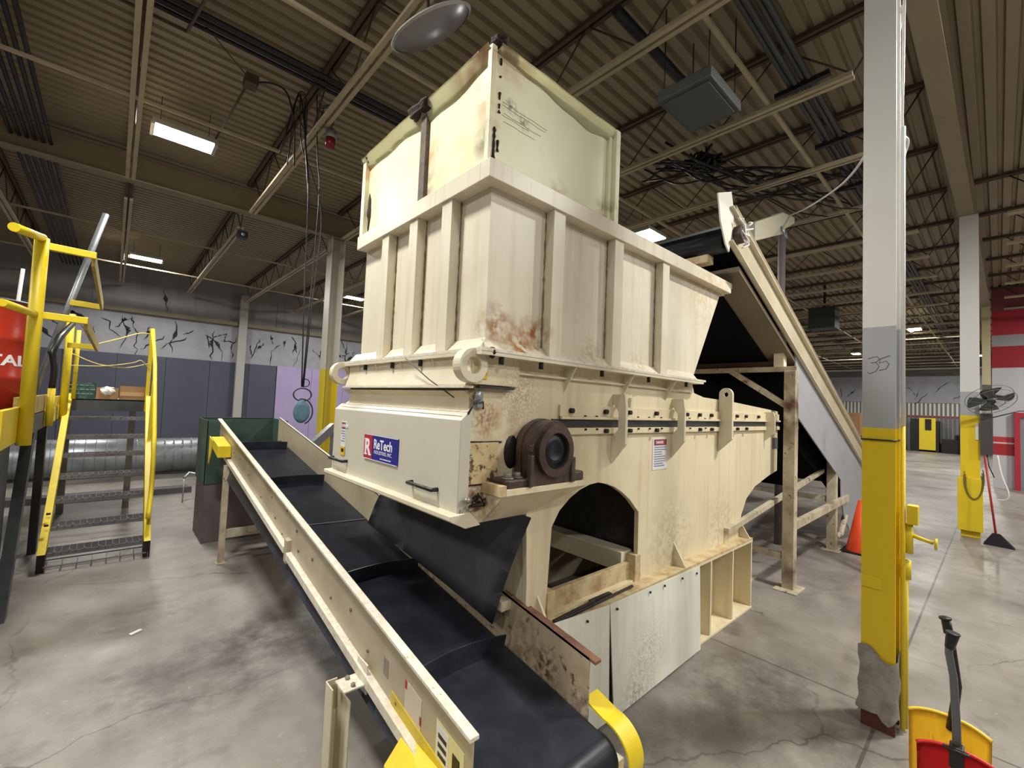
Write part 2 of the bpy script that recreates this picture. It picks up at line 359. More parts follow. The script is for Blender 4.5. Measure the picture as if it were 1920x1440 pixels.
# ------------------------------------------------------------------ setting
X0, X1, Y0, Y1, DECK = -9.0, 34.5, -9.0, 17.4, 5.3
struct(MB().box(X0, X1, Y0, Y1, -0.2, 0).build('floor', floor_m))
mb = MB(); y = Y0; prof = []
while y < Y1:
    prof += [(y, DECK), (y+0.085, DECK), (y+0.10, DECK+0.045), (y+0.135, DECK+0.045)]; y += 0.15
va = [mb.b.verts.new((X0, a, b)) for a, b in prof]; vb = [mb.b.verts.new((X1, a, b)) for a, b in prof]
for i in range(len(prof)-1): mb.b.faces.new([va[i], vb[i], vb[i+1], va[i+1]])
mb.box(X0, X1, Y0, Y1, DECK+0.06, DECK+0.1)
struct(mb.build('ceiling', deck_m))
# left wall, back of the hall
mb = MB().box(X0, X1, Y1, Y1+0.15, 0, DECK+0.1)
x = X0
while x < X1: mb.box(x, x+0.03, Y1-0.02, Y1, 3.95, 5.0); x += 1.2
struct(mb.build('wall_left', wall_m))
struct(MB().box(X0, X1, Y1-0.07, Y1-0.02, 2.66, 3.92).build('trim_1', insul_m))
struct(MB().box(X0, X1, Y1-0.22, Y1-0.06, 3.90, 4.02).build('trim_2', steel_beam))
mb = MB(); x = X0
while x < 4.2: mb.box(x, min(x+1.12, 4.27), Y1-0.10, Y1-0.05, 0.0, 2.66); x += 1.13
struct(mb.build('trim_3', slate))
mb = MB(); x = 4.30
while x < 11: mb.box(x, x+1.18, Y1-0.10, Y1-0.05, 0.0, 2.66); x += 1.19
struct(mb.build('trim_4', lav))
struct(MB().box(X1, X1+0.15, Y0, Y1, 0, DECK+0.1).build('wall_back', wall_plain))
mb = MB(); y = 0.6
while y < 17.2: mb.box(X1-0.06, X1, y, y+0.09, 0, 2.7); y += 0.18
struct(mb.build('trim_5', mat('corrugated_far_wall', (190, 192, 192), 0.5, zones=[(0, (124, 126, 132)), (1.88, (150, 30, 44)), (2.0, (204, 204, 202))])))
struct(MB().box(X1-0.05, X1, 0.6, 17.3, 2.72, 4.25).build('trim_6', insul_m))
struct(MB().box(X1-0.2, X1-0.04, 0.3, 17.3, 4.62, 4.72).build('trim_7', mat('white_ledge', (222, 220, 214), 0.5)))
struct(MB().box(17.3, 17.45, Y0, 0.12, 0, DECK+0.1).build('wall_right', red_wall_m))
struct(MB().box(X0-0.15, X0, Y0, Y1, 0, DECK+0.1).build('wall_front', wall_plain))
struct(MB().box(X0, 17.3, Y0-0.15, Y0, 0, DECK+0.1).build('wall_rear', wall_plain))
# steel door with a red frame in the red wall
dr = struct(MB().box(17.24, 17.31, -1.4, -0.36, 0.0, 1.86).build('door_1', mat('grey_door_paint', (130, 132, 136), 0.5, dirt=((116, 118, 122), 0.5, 3))))
mb = MB().box(17.2, 17.3, -0.36, -0.26, 0, 1.98).box(17.2, 17.3, -1.5, -0.36, 1.86, 1.98).box(17.2, 17.3, -1.5, -1.4, 0, 1.86)
mb.build('door_frame', red_l, dr)
# torn black lining showing through the insulation
def tears(xs, place, name):
    mb = MB()
    for cx, cz, L, a in xs:
        pts = []; n = 7; rnd = random.Random(int(cx*100+cz*10))
        cur = Vector((cx, cz)); cl = [cur.copy()]
        for i in range(n):
            a2 = a+rnd.uniform(-0.7, 0.7); cur = cur+Vector((math.cos(a2), math.sin(a2)))*L/n; cl.append(cur.copy())
        wds = [rnd.uniform(0.004, 0.022) for _ in cl]; wds[0] = wds[-1] = 0.003
        if rnd.random() < 0.35: wds[3] = 0.06
        for i in range(n):
            p, q = cl[i], cl[i+1]; d = (q-p).normalized(); s_ = Vector((-d.y, d.x))
            mb.poly([place(*(p+s_*wds[i])), place(*(p-s_*wds[i])), place(*(q-s_*wds[i+1])), place(*(q+s_*wds[i+1]))])
    o = mb.build(name, tear_m); o['kind'] = 'structure'; return o
xs = []; rnd = random.Random(3)
for cx in [-2.4+0.34*q for q in range(32)]:
    xs.append((cx+rnd.uniform(-0.1, 0.1), rnd.uniform(3.3, 3.9), rnd.uniform(0.35, 1.1), -PI/2+rnd.uniform(-0.7, 0.7)))
    if rnd.random() < 0.6: xs.append((cx+rnd.uniform(0, 0.3), rnd.uniform(3.2, 3.85), rnd.uniform(0.3, 0.6), rnd.uniform(-2.8, -0.3)))
xs.append((0.95, 4.75, 0.7, -1.4))
tears(xs, lambda a, b: (a, Y1-0.075, b), 'trim_8')
xs = [(y0+rnd.uniform(-.2, .2), rnd.uniform(3.3, 4.1), rnd.uniform(0.5, 1.2), rnd.uniform(-2.6, -0.5)) for y0 in [1.2+0.7*k for k in range(12)]]
tears(xs, lambda a, b: (X1-0.055, a, b), 'trim_9')

# ------------------------------------------------------------------ roof steel
JX0, JDX, JZ = 3.13, 1.567, 4.68
def make_joist(L, label, group, loc):
    t = thing('roof_joist', label, 'roof joist', loc, group)
    x0, y0, z0 = loc; n = int(L/0.62); st = (L-0.5)/n
    mb = MB()
    for s in (-1, 1): mb.box(x0+s*0.034-0.021, x0+s*0.034+0.021, y0+0.35, y0+L-0.35, z0, z0+0.035)
    mb.build('bottom_chord', joist_chord, t)
    mb = MB()
    for s in (-1, 1): mb.box(x0+s*0.032-0.02, x0+s*0.032+0.02, y0+0.02, y0+L-0.02, DECK-0.05, DECK-0.005)
    mb.build('top_chord', joist_dark, t)
    mb = MB(); pts = []
    for i in range(n+1): pts.append((x0, y0+0.35+(L-0.7)*i/n, z0+0.03 if i % 2 == 0 else DECK-0.03))
    for a, b in zip(pts, pts[1:]): mb.tube([a, b], 0.009, 5)
    mb.tube([(x0, y0+0.03, DECK-0.05), pts[0]], 0.009, 5); mb.tube([(x0, y0+L-0.03, DECK-0.05), pts[-1]], 0.009, 5)
    mb.build('web', joist_dark, t)
    return t
bays = [(-8.05, 8.3, 4, 20, 'open-web steel roof joist on the near side of the right-hand girder', 'joists right of the near girder'),
        (0.5, 8.3, -2, 20, 'open-web steel roof joist spanning the bay above the machine', 'joists over the machine bay'),
        (9.05, 8.25, -4, 20, 'open-web steel roof joist in the far bay running to the panelled wall', 'joists of the far bay')]
ORD = ['', 'first', 'second', 'third', 'fourth', 'fifth', 'sixth', 'seventh', 'eighth', 'ninth', 'tenth', 'eleventh', 'twelfth', 'thirteenth', 'fourteenth', 'fifteenth', 'sixteenth', 'seventeenth', 'eighteenth', 'nineteenth', 'twentieth']
def jlabel(k, grp):
    w_ = {'joists right of the near girder': 'right of the near girder', 'joists over the machine bay': 'in the bay over the machine', 'joists of the far bay': 'in the far bay'}[grp]
    if k == 0: return 'steel roof joist in line with the near column, '+w_
    return ORD[abs(k)]+' steel roof joist '+('beyond' if k > 0 else 'left of')+' the near column line, '+w_
for yb, L, k0, k1, lab, grp in bays:
    j0 = None
    for k in range(k0, k1):
        xx = JX0+JDX*k
        lab = jlabel(k, grp)
        if j0 is None: j0 = make_joist(L, lab, grp, (xx, yb, JZ))
        else:
            c = copy_tree(j0); c.location = (xx, yb, JZ); c['label'] = lab
def ibeam(mb, a, b, w, h, t=0.02):   # a,b = centre line of the bottom face
    a = Vector(a); b = Vector(b)
    for off, ww, hh in ((t/2, w, t), (h-t/2, w, t), (h/2, t*1.0, h-2*t)):
        mb.beam(a+Vector((0, 0, off)), b+Vector((0, 0, off)), ww, hh)
t = MB(); ibeam(t, (-8, 0.52, 4.78), (17.3, 0.22, 4.78), 0.17, 0.42)
tag(t.build('roof_girder', girder_m, loc=(3, 0.45, 4.78)), 'deep painted I-beam girder resting on the yellow-footed columns at right', 'roof girder')
t = MB(); ibeam(t, (-8.9, 8.8, 4.78), (34.4, 8.8, 4.78), 0.17, 0.40)
tag(t.build('roof_girder', girder_m, loc=(3, 8.8, 4.78)), 'long painted I-beam girder crossing behind the hoist cables at left', 'roof girder')
for yy, lab in ((1.52, 'nearest the column row'), (3.72, 'along the middle of the bay'), (6.13, 'nearest the girder at left')):
    tag(MB().beam((-8, yy, 4.735), (34, yy, 4.735), 0.035, 0.03).build('bridging_bar', joist_chord, loc=(-8, yy, 4.735)), 'thin bridging bar across the machine bay joists, '+lab, 'bridging bar')
for yy, lab in ((11.4, 'closer to the girder'), (14.6, 'closer to the panelled wall')):
    tag(MB().beam((-8, yy, 4.735), (34, yy, 4.735), 0.035, 0.03).build('bridging_bar', joist_chord, loc=(-8, yy, 4.735)), 'thin bridging bar across the far bay joists, '+lab, 'bridging bar')

def column(x, y, ztop, zones, label, w=0.145, d=0.16, rough=0.4):
    m = mat('column_paint', (0, 0, 0), rough, zones=zones, bump=0.03)
    mb = MB().box(x-d/2, x-d/2+0.014, y-w/2, y+w/2, 0, ztop).box(x+d/2-0.014, x+d/2, y-w/2, y+w/2, 0, ztop).box(x-d/2+0.014, x+d/2-0.014, y-0.006, y+0.006, 0, ztop)
    t = thing('steel_column', label, 'column', (x, y, 0))
    mb.build('post', m, t, 0.003); return t
WHT, GRY, YEL = (214, 214, 210), (166, 168, 172), (226, 196, 30)
c1 = column(3.205, 0.445, 4.78, [(0, (84, 46, 36)), (0.10, (158, 152, 142, 0.08)), (0.36, YEL+(0.05,)), (1.605, GRY), (2.165, WHT)], 'steel column at right painted white, grey and yellow with 35 written on it')
# torn wrap at the foot
wrapm = mat('torn_foot_wrap', (150, 148, 142), 0.35, dirt=((112, 100, 88), 0.9, 16), rust=((70, 48, 40), 0.66, 24), bump=0.5, bscale=25)
mb = MB(); n = 28; rows = []
for j in range(8):
    z = 0.10+0.30*j/7; ring = []
    for i in range(n):
        a = 2*PI*i/n; ca, sa = math.cos(a), math.sin(a); k = 1/max(abs(ca), abs(sa))
        wx = 0.088*ca*k; wy = 0.081*sa*k; q = 1+0.05*math.sin(5*a+j*1.3)+0.06*random.random()+(0.22 if j == 0 and random.random() < 0.3 else 0)
        zz = z+(0.035*math.sin(3*a) if j == 7 else 0)-(0.05*random.random() if j == 0 else 0)
        ring.append(mb.b.verts.new((3.205+wx*q, 0.445+wy*q, zz)))
    rows.append(ring)
for A, Bq in zip(rows, rows[1:]):
    for i in range(n):
        f = mb.b.faces.new([A[i], A[(i+1) % n], Bq[(i+1) % n], Bq[i]]); f.smooth = True
tag(mb.build('foot_wrap', wrapm, c1), 'torn grey wrapping at the foot')
mb = MB()
def on_col(u, v): return (3.1245, 0.513-u, v)
for pts in ([(0.022, 1.99), (0.06, 2.0), (0.072, 1.985), (0.055, 1.967), (0.034, 1.965)], [(0.055, 1.967), (0.07, 1.945), (0.055, 1.917), (0.03, 1.905), (0.02, 1.912)],
            [(0.075, 1.985), (0.118, 2.003)], [(0.075, 1.985), (0.07, 1.962), (0.1, 1.973), (0.112, 1.955), (0.1, 1.93), (0.07, 1.922)]):
    mb.tube([on_col(a, b) for a, b in pts], 0.0022, 5)
tag(mb.build('number_marking', ink, c1), 'number 35 drawn in grey marker')
mb = MB().box(3.119, 3.1245, 0.43, 0.516, 0.735, 0.80)
mb.build('bolted_plate', yellow, c1, 0.002)
MB().tube([(3.12, 0.52, 1.54), (3.12, 0.37, 1.54), (3.29, 0.365, 1.545)], 0.005, 6).build('banding_wire', dark_steel, c1)
# conduit, junction box and valve on the column
cd = thing('pipe_run', 'yellow conduit with junction box and spigot strapped to the right-hand column', 'pipe', (3.22, 0.345, 0.0))
MB().tube([(3.20, 0.352, 0.02), (3.20, 0.352, 1.62)], 0.011, 10).tube([(3.235, 0.346, 0.02), (3.235, 0.346, 0.9)], 0.013, 10).build('conduit', yellow, cd)
MB().tube([(3.20, 0.352, 1.62), (3.2, 0.352, 3.3)], 0.010, 8).build('upper_conduit', white_p, cd)
MB().box(3.18, 3.25, 0.29, 0.335, 1.10, 1.20).build('junction_box', yellow, cd, 0.004)
MB().cyl((3.235, 0.335, 1.1), (3.235, 0.335, 0.94), 0.022, 14).cyl((3.235, 0.335, 1.04), (3.235, 0.235, 1.015), 0.012, 12, 0.009).lathe((3.235, 0.225, 1.013), [(0.0, -0.005), (0.03, -0.005), (0.03, 0.005), (0.0, 0.005)], 16, 'y').cyl((3.235, 0.345, 0.9), (3.235, 0.345, 0.8), 0.024, 12).build('spigot', yellow, cd)
MB().tube(spline([(3.26, 0.34, 4.7), (3.235, 0.352, 4.1), (3.22, 0.355, 3.65), (3.21, 0.357, 3.3), (3.22, 0.335, 3.22), (3.215, 0.35, 3.14)]), 0.007, 8).build('white_cord', white_p, cd)
c2 = column(9.45, 0.29, 4.78, [(0, YEL), (1.77, GRY), (2.12, WHT)], 'second steel column with a hose and electrical box, near the broom', 0.2, 0.16)
MB().box(9.30, 9.36, 0.16, 0.42, 0.1, 0.86).build('guard_plate', yellow, c2, 0.004)
MB().box(9.352, 9.362, 0.20, 0.235, 1.42, 1.66).build('notice', white_p, c2)
c3 = column(3.13, 8.86, 4.78, [(0, (206, 184, 40)), (2.18, (190, 186, 174))], 'steel column with yellow foot standing behind the hoist', 0.28, 0.26)
for cx, lab in ((3.13, 'pale wall column between the slate panels and the torn insulation'), (-3.14, 'pale wall column at the far left behind the platform'), (9.4, 'pale wall column behind the machine')):
    t = thing('wall_column', lab, 'column', (cx, 17.25, 0)); mb = MB().box(cx-0.12, cx+0.12, 17.12, 17.14, 0, 4.95).box(cx-0.12, cx+0.12, 17.27, 17.29, 0, 4.95).box(cx-0.01, cx+0.01, 17.14, 17.27, 0, 4.95).build('post', steel_beam if False else mat('pale_column', (168, 166, 162), 0.6), t)
t = MB().box(17.1, 17.12, 0.14, 0.30, 2.7, 4.95).box(17.26, 17.28, 0.14, 0.30, 2.7, 4.95).box(17.12, 17.26, 0.21, 0.23, 2.7, 4.95)
tag(t.build('wall_column', mat('cream_column', (206, 196, 156), 0.6), loc=(17.2, 0.22, 2.7)), 'cream column section at the edge of the red banded wall', 'column')

# ------------------------------------------------------------------ ceiling lights and services
fixlab = ['rectangular ceiling light shining above the yellow stairs', 'ceiling light in the far bay above the stair handrail', 'ceiling light just above the hopper rim', 'distant ceiling light between the two yellow-footed columns',
          'distant small ceiling light left of the near column', 'distant ceiling light beside the red wall']
for i, (lx, ly, lw) in enumerate(LAMPS):
    lab = fixlab[i] if i < 6 else None
    if lab is None and False: continue
    t = thing('ceiling_light', lab or 'unseen rectangular ceiling light added to light the hall', 'ceiling light', (lx, ly, LAMP_Z), 'lit ceiling fixtures' if lab else 'unseen ceiling fixtures added for light')
    MB().box(lx-0.33, lx+0.33, ly-0.17, ly+0.17, LAMP_Z+0.01, LAMP_Z+0.07).box(lx-0.34, lx-0.30, ly-0.17, ly+0.17, LAMP_Z-0.012, LAMP_Z+0.01).box(lx+0.30, lx+0.34, ly-0.17, ly+0.17, LAMP_Z-0.012, LAMP_Z+0.01).build('housing', lamp_body, t, 0.004)
    MB().box(lx-0.30, lx+0.30, ly-0.15, ly+0.15, LAMP_Z-0.005, LAMP_Z+0.008).build('lens', lens, t)
    mb = MB()
    for s in (-1, 1): mb.tube([(lx+s*0.25, ly, LAMP_Z+0.07), (lx+s*0.25, ly, DECK)], 0.004, 5)
    mb.build('hanger', dark_steel, t)
dl = thing('dome_lamp', 'large unlit grey dome lamp hanging from a joist above the machine', 'hanging lamp', (1.53, 2.71, 4.3))
dn = Vector((0.5840, 0.0081, -0.8118)).normalized(); dq = Vector((0, 0, -1)).rotation_difference(dn); dc0 = Vector((1.53, 2.71, 4.3))
def tilt(c): return dc0+dq @ (c-dc0)
MB().lathe(dc0, [(0.0, -0.05), (0.08, -0.048), (0.17, -0.036), (0.25, -0.014), (0.295, 0.008)], 40).bend(tilt).build('diffuser', dome_m, dl)
MB().lathe(dc0, [(0.295, 0.0), (0.315, 0.01), (0.30, 0.022), (0.2, 0.032), (0.09, 0.04), (0.05, 0.05), (0.0, 0.052)], 40).bend(tilt).build('reflector', lamp_body, dl)
MB().tube([tilt(dc0+Vector((0, 0, 0.05))), (1.563, 2.85, 4.68)], 0.012, 8).build('stem', dark_steel, dl)
# suspended grey unit
hx = thing('suspended_unit', 'grey sheet-metal box unit hung from the joists at upper right', 'ceiling unit', (3.8, 1.8, 4.4))
MB().box(3.45, 4.08, 1.56, 2.04, 4.4, 4.50).build('casing', heater_m, hx, 0.01)
MB().box(3.5, 4.03, 1.60, 2.0, 4.388, 4.4).build('cover_plate', mat('cover_grey', (92, 96, 94), 0.6), hx)
for a in (3.5, 4.03):
    for b in (1.6, 2.0): MB().tube([(a, b, 4.50), (a, b, 5.28)], 0.006, 6).build('hanger_rod', dark_steel, hx)
def pipes(name, runs, m, label, cat='conduit'):
    mb = MB()
    for a, b, r in runs: mb.tube([a, b], r, 8)
    return tag(mb.build(name, m, loc=runs[0][0]), label, cat)
pipes('conduit_bundle', [((-8, 4.72+0.05*k, 5.0+0.02*(k % 2)), (34, 4.72+0.05*k, 5.0+0.02*(k % 2)), 0.020) for k in range(5)], conduit_m, 'bundle of dark conduits running under the deck behind the hopper box')
pipes('conduit_bundle', [((-2, 1.24+0.06*k, 5.0+0.03*(k % 2)), (34, 1.24+0.06*k, 5.0+0.03*(k % 2)), 0.026) for k in range(4)], conduit_g, 'bundle of grey conduits running under the deck beside the near column row')
pipes('duct_bar', [((2.93, 2.14, 5.0), (4.25, 2.14, 5.0), 0.045)], conduit_m, 'single dark tube under the deck leading to the suspended grey unit')
pipes('conduit_bundle', [((-1.22+0.075*k, 2.2, 4.98), (-1.22+0.075*k, 17.0, 4.98), 0.022) for k in range(6)], conduit_m, 'bundle of dark conduits running towards the far wall at the upper left')
pipes('conduit', [((0.55, 3.2, 4.95), (0.30, 5.0, 4.95), 0.014), ((0.30, 5.0, 4.95), (-2.5, 5.0, 4.95), 0.014)], joist_dark, 'thin bent conduit crossing the deck at the upper left')
pipes('conduit', [((0.88, 5.36, 5.0), (0.80, 7.0, 5.0), 0.013), ((0.88, 5.36, 5.0), (0.3, 4.8, 5.05), 0.006)], joist_dark, 'thin conduit with a junction box beside the lit fixture')
tag(MB().box(0.83, 0.95, 5.28, 5.44, 4.93, 5.03).build('junction_box', joist_dark, loc=(0.88, 5.36, 5)), 'small junction box under the deck where the black cable starts', 'junction box')
# short dark cross pieces under the deck at the right
for k, (xa, ya) in enumerate([(4.9, 1.15), (6.2, 1.1), (7.6, 1.2)]):
    tag(MB().beam((xa, ya-0.08, 4.96), (xa+0.03, ya+0.40, 4.96), 0.05, 0.05).build('strut_channel', dark_steel, loc=(xa, ya, 4.96)), 'short dark strut channel clamping the grey conduits, '+['nearest the suspended unit', 'in the middle of the three', 'nearest the far column'][k], 'strut')
# tangled wiring over the incline conveyor
mb = MB(); rnd = random.Random(11)
for k in range(13):
    pts = []; a = Vector((5.0+rnd.uniform(-.3, .3), 2.9+rnd.uniform(-.3, .3), 4.8)); b = Vector((7.2+rnd.uniform(-.6, .8), 1.4+rnd.uniform(-.3, .3), 4.8))
    for i in range(7):
        q = a.lerp(b, i/6); pts.append(q+Vector((rnd.uniform(-.1, .1), rnd.uniform(-.1, .1), rnd.uniform(-.16, .12))))
    mb.tube(spline(pts, 5), rnd.uniform(0.008, 0.016), 6)
for k in range(16):
    c = Vector((5.42, 2.5, 4.82)); pts = [c+Vector((rnd.uniform(-.22, .22), rnd.uniform(-.18, .18), rnd.uniform(-.08, .12))) for _ in range(5)]
    mb.tube(spline(pts, 4), 0.016, 5)
tag(mb.build('tangled_cables', blackplastic, loc=(5.5, 2.3, 4.8)), 'tangle of black cables draped over joists above the incline conveyor', 'cables')
# hoist with slack cables
hs = thing('chain_hoist', 'hanging hoist cables ending in a blue pulley block left of the machine', 'hoist', (1.65, 5.5, 1.35))
mb = MB()
for pts, r in (([(1.42, 5.3, 5.0), (1.48, 5.4, 4.6), (1.56, 5.45, 4.1), (1.60, 5.5, 3.0), (1.64, 5.5, 1.75)], 0.008), ([(1.5, 5.15, 5.05), (1.62, 5.4, 4.5), (1.70, 5.5, 4.1), (1.68, 5.5, 3.0), (1.65, 5.5, 1.75)], 0.007), ([(1.34, 5.2, 5.0), (1.44, 5.4, 4.55), (1.60, 5.5, 4.3), (1.75, 5.52, 3.8), (1.70, 5.5, 2.8), (1.66, 5.5, 1.75)], 0.007),
                ([(1.3, 5.2, 4.9), (1.2, 5.3, 4.3), (1.36, 5.3, 5.05), (1.5, 5.4, 4.4), (1.58, 5.5, 4.0)], 0.008), ([(1.28, 5.3, 4.2), (1.33, 5.3, 5.0), (1.45, 5.35, 5.05), (1.5, 5.45, 4.4)], 0.006)):
    mb.tube(spline(pts), r, 6)
mb.build('cable', blackplastic, hs)
mb = MB().lathe((1.655, 5.5, 1.46), [(0.0, -0.035), (0.05, -0.035), (0.085, -0.03), (0.09, 0), (0.085, 0.03), (0.05, 0.035), (0.0, 0.035)], 28, 'y')
mb.bend(lambda c: (c.x, c.y, 1.46+(c.z-1.46)*1.5)).build('pulley_block', hook_blue, hs)
MB().tube([(1.655+0.10*math.cos(a), 5.5, 1.66+0.075*math.sin(a)) for a in [2*PI*k/20 for k in range(20)]], 0.008, 6, closed=True).tube([(1.655+0.125*math.cos(a), 5.5, 1.46+0.15*math.sin(a)) for a in [-1.2+3.0*k/12 for k in range(13)]], 0.008, 6).tube([(1.68+0.045*math.cos(a), 5.5, 1.80+0.045*math.sin(a)) for a in [2*PI*k/14 for k in range(14)]], 0.006, 6, closed=True).build('shackle', dark_steel, hs)
tag(MB().tube(spline([(0.9, 5.36, 4.98), (1.06, 5.2, 4.97), (1.2, 5.15, 4.9), (1.3, 5.2, 4.6), (1.34, 5.25, 4.2)]), 0.010, 6).build('black_cable', blackplastic, loc=(1.1, 5.2, 4.9)), 'thick black cable arcing from the junction box to the hoist cables', 'cable')
wl = thing('warning_beacon', 'small red beacon hanging under the joist by the hoist cables', 'beacon', (1.66, 5.1, 4.72))
MB().lathe((1.66, 5.1, 4.64), [(0, -0.16), (0.05, -0.15), (0.055, -0.05), (0, -0.05)], 20).build('red_glass', mat('red_glass', (120, 20, 34), 0.3), wl)
MB().lathe((1.66, 5.1, 4.64), [(0, -0.05), (0.065, -0.05), (0.06, 0.03), (0.03, 0.07), (0, 0.07)], 20).build('cap', galv, wl)
mb = MB(); rnd = random.Random(5)
for k in range(6):
    pts = [(1.64+rnd.uniform(-.14, .05), 5.1+rnd.uniform(-.12, .1), 4.72+rnd.uniform(-.06, .25)) for _ in range(5)]; mb.tube(spline(pts, 5), 0.005, 5)
mb.build('wiring', conduit_g, wl)
sp = thing('ceiling_speaker', 'small black box speaker mounted on a joist end at the far bay', 'speaker', (1.5, 9.8, 4.6))
MB().box(1.52, 1.68, 9.35, 9.5, 4.52, 4.64).build('speaker_box', blackplastic, sp, 0.004)
MB().lathe((1.60, 9.348, 4.58), [(0, -0.004), (0.035, -0.004), (0.035, 0.004), (0, 0.004)], 16, 'y').build('cone', galv, sp)
# ------------------------------------------------------------------ the shredder
sh = thing('industrial_shredder', 'large cream industrial shredder with tall ribbed hopper in the middle of the hall', 'shredder', (2.6, 2.2, 0))
YR, YL = 1.52, 2.88
# side walls with arch openings
outer = [(1.52, 0.575), (1.52, 0.8), (1.50, 1.13), (1.12, 1.13), (1.12, 1.60), (1.20, 1.66), (1.17, 1.70), (1.17, 1.87), (3.16, 1.87), (3.2, 1.79), (3.36, 1.765), (3.9, 1.75), (5.75, 1.655), (5.78, 1.42), (5.62, 1.30), (5.44, 1.145), (4.80, 1.055), (4.45, 0.985), (4.26, 0.90), (4.14, 0.77), (4.11, 0.62), (4.11, 0.575)]
arch = [(1.69, 0.60), (1.685, 1.04), (1.74, 1.115), (1.82, 1.17), (1.90, 1.205), (1.98, 1.225), (2.06, 1.23), (2.14, 1.215), (2.22, 1.19), (2.30, 1.15), (2.38, 1.10), (2.485, 1.01), (2.49, 0.70), (2.47, 0.66), (2.53, 0.62), (2.53, 0.60)]
arch[0] = (1.66, 0.60)
for yy in (YR, YL-0.03):
    MB().plate('y', yy, yy+0.03, outer, [arch]).build('side_wall', cream_body, sh, 0.002)
MB().box(1.55, 5.7, YR+0.03, YL-0.03, 1.26, 1.30).box(2.54, 2.58, YR+0.03, YL-0.03, 0.58, 1.26).build('inner_floor', dark_steel, sh)
MB().box(1.123, 1.498, YR+0.031, YL-0.031, 1.126, 1.149).build('front_underside', cream_body, sh)
MB().box(1.522, 1.54, YR+0.03, YL-0.03, 0.575, 1.125).build('front_wall', cream_body, sh)
MB().box(5.74, 5.78, YR+0.03, YL-0.03, 1.42, 1.65).build('rear_plate', cream_body, sh)
MB().box(3.2, 5.74, YR+0.03, YL-0.03, 1.62, 1.65).build('top_plate', cream_body, sh)
MB().box(1.15, 1.50, 1.55, 2.85, 1.15, 1.88).build('front_frame', cream, sh)
# hood, slot and lip at the front
MB().plate('y', YR+0.02, YL-0.02, [(1.143, 1.865), (1.143, 1.80), (1.12, 1.73), (1.12, 1.715), (1.16, 1.715), (1.2, 1.8), (1.2, 1.865)]).build('hood', cream, sh, 0.003)
MB().box(1.10, 1.135, YR-0.02, YL-0.02, 1.712, 1.722).build('lip', conv_edge, sh)
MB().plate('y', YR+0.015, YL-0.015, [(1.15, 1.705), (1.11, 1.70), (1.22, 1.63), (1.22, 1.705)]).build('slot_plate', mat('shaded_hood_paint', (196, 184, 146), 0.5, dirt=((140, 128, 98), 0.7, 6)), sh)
MB().plate('y', YR+0.01, YL-0.01, [(1.10, 1.592), (1.18, 1.63), (1.24, 1.635), (1.24, 1.60)]).build('top_ledge', conv_edge, sh)
# door
door = MB().plate('y', YR-0.01, YL+0.04, [(1.085, 1.175), (1.085, 1.575), (1.125, 1.61), (1.14, 1.61), (1.14, 1.175)]).build('door', dooor, sh, 0.004)
for y0 in (1.77, 2.78):
    MB().tube([(1.085, y0-0.11, 1.262), (1.055, y0-0.105, 1.262), (1.055, y0+0.105, 1.262), (1.085, y0+0.11, 1.262)], 0.0095, 10).build('handle', blackplastic, door)
    
# sign: white R on red beside white lettering on blue
Msign = Matrix(((0, 0, -1, 1.081), (-1, 0, 0, 0), (0, 1, 0, 0), (0, 0, 0, 1)))
def ysign(y, z): return Matrix(((0, 0, -1, 1.080), (-1, 0, 0, y), (0, 1, 0, z), (0, 0, 0, 1)))
sg = MB().box(1.0795, 1.0845, 2.03, 2.43, 1.313, 1.45).build('sign_board', blue_l, door)
MB().box(1.0785, 1.0796, 2.325, 2.43, 1.313, 1.45).build('sign_red_field', red_l, door)
mb = MB()
mb.box(1.0775, 1.0785, 2.03, 2.43, 1.447, 1.450).box(1.0775, 1.0785, 2.03, 2.43, 1.313, 1.316)
mb.build('sign_border', white_t, door)
tag(text('R', 0.125, white_t, 'sign_letter', door, Matrix.Translation((-0.0025, 0, 0)) @ ysign(2.418, 1.337), 0.0012, bold=0.003), 'white serif capital R')
mb = MB()
for ya, yb in ((2.419, 2.383), (2.366, 2.333)): mb.box(1.0765, 1.0785, yb, ya, 1.335, 1.342)
mb.box(1.0765, 1.0785, 2.395, 2.419, 1.418, 1.425)
mb.build('sign_serif', white_t, door)
text('ReTech', 0.072, white_t, 'sign_lettering', door, ysign(2.308, 1.378), 0.0012, bold=0.0016, sx=0.98)
text('INDUSTRIES, INC.', 0.027, white_t, 'sign_small_lettering', door, ysign(2.30, 1.35), 0.0008, sx=1.0)
mb = MB()
for k in range(9): mb.box(1.0775, 1.079, 2.22-0.014*k-0.009, 2.22-0.014*k, 1.327, 1.333)
mb.build('sign_tiny_print', white_t, door)
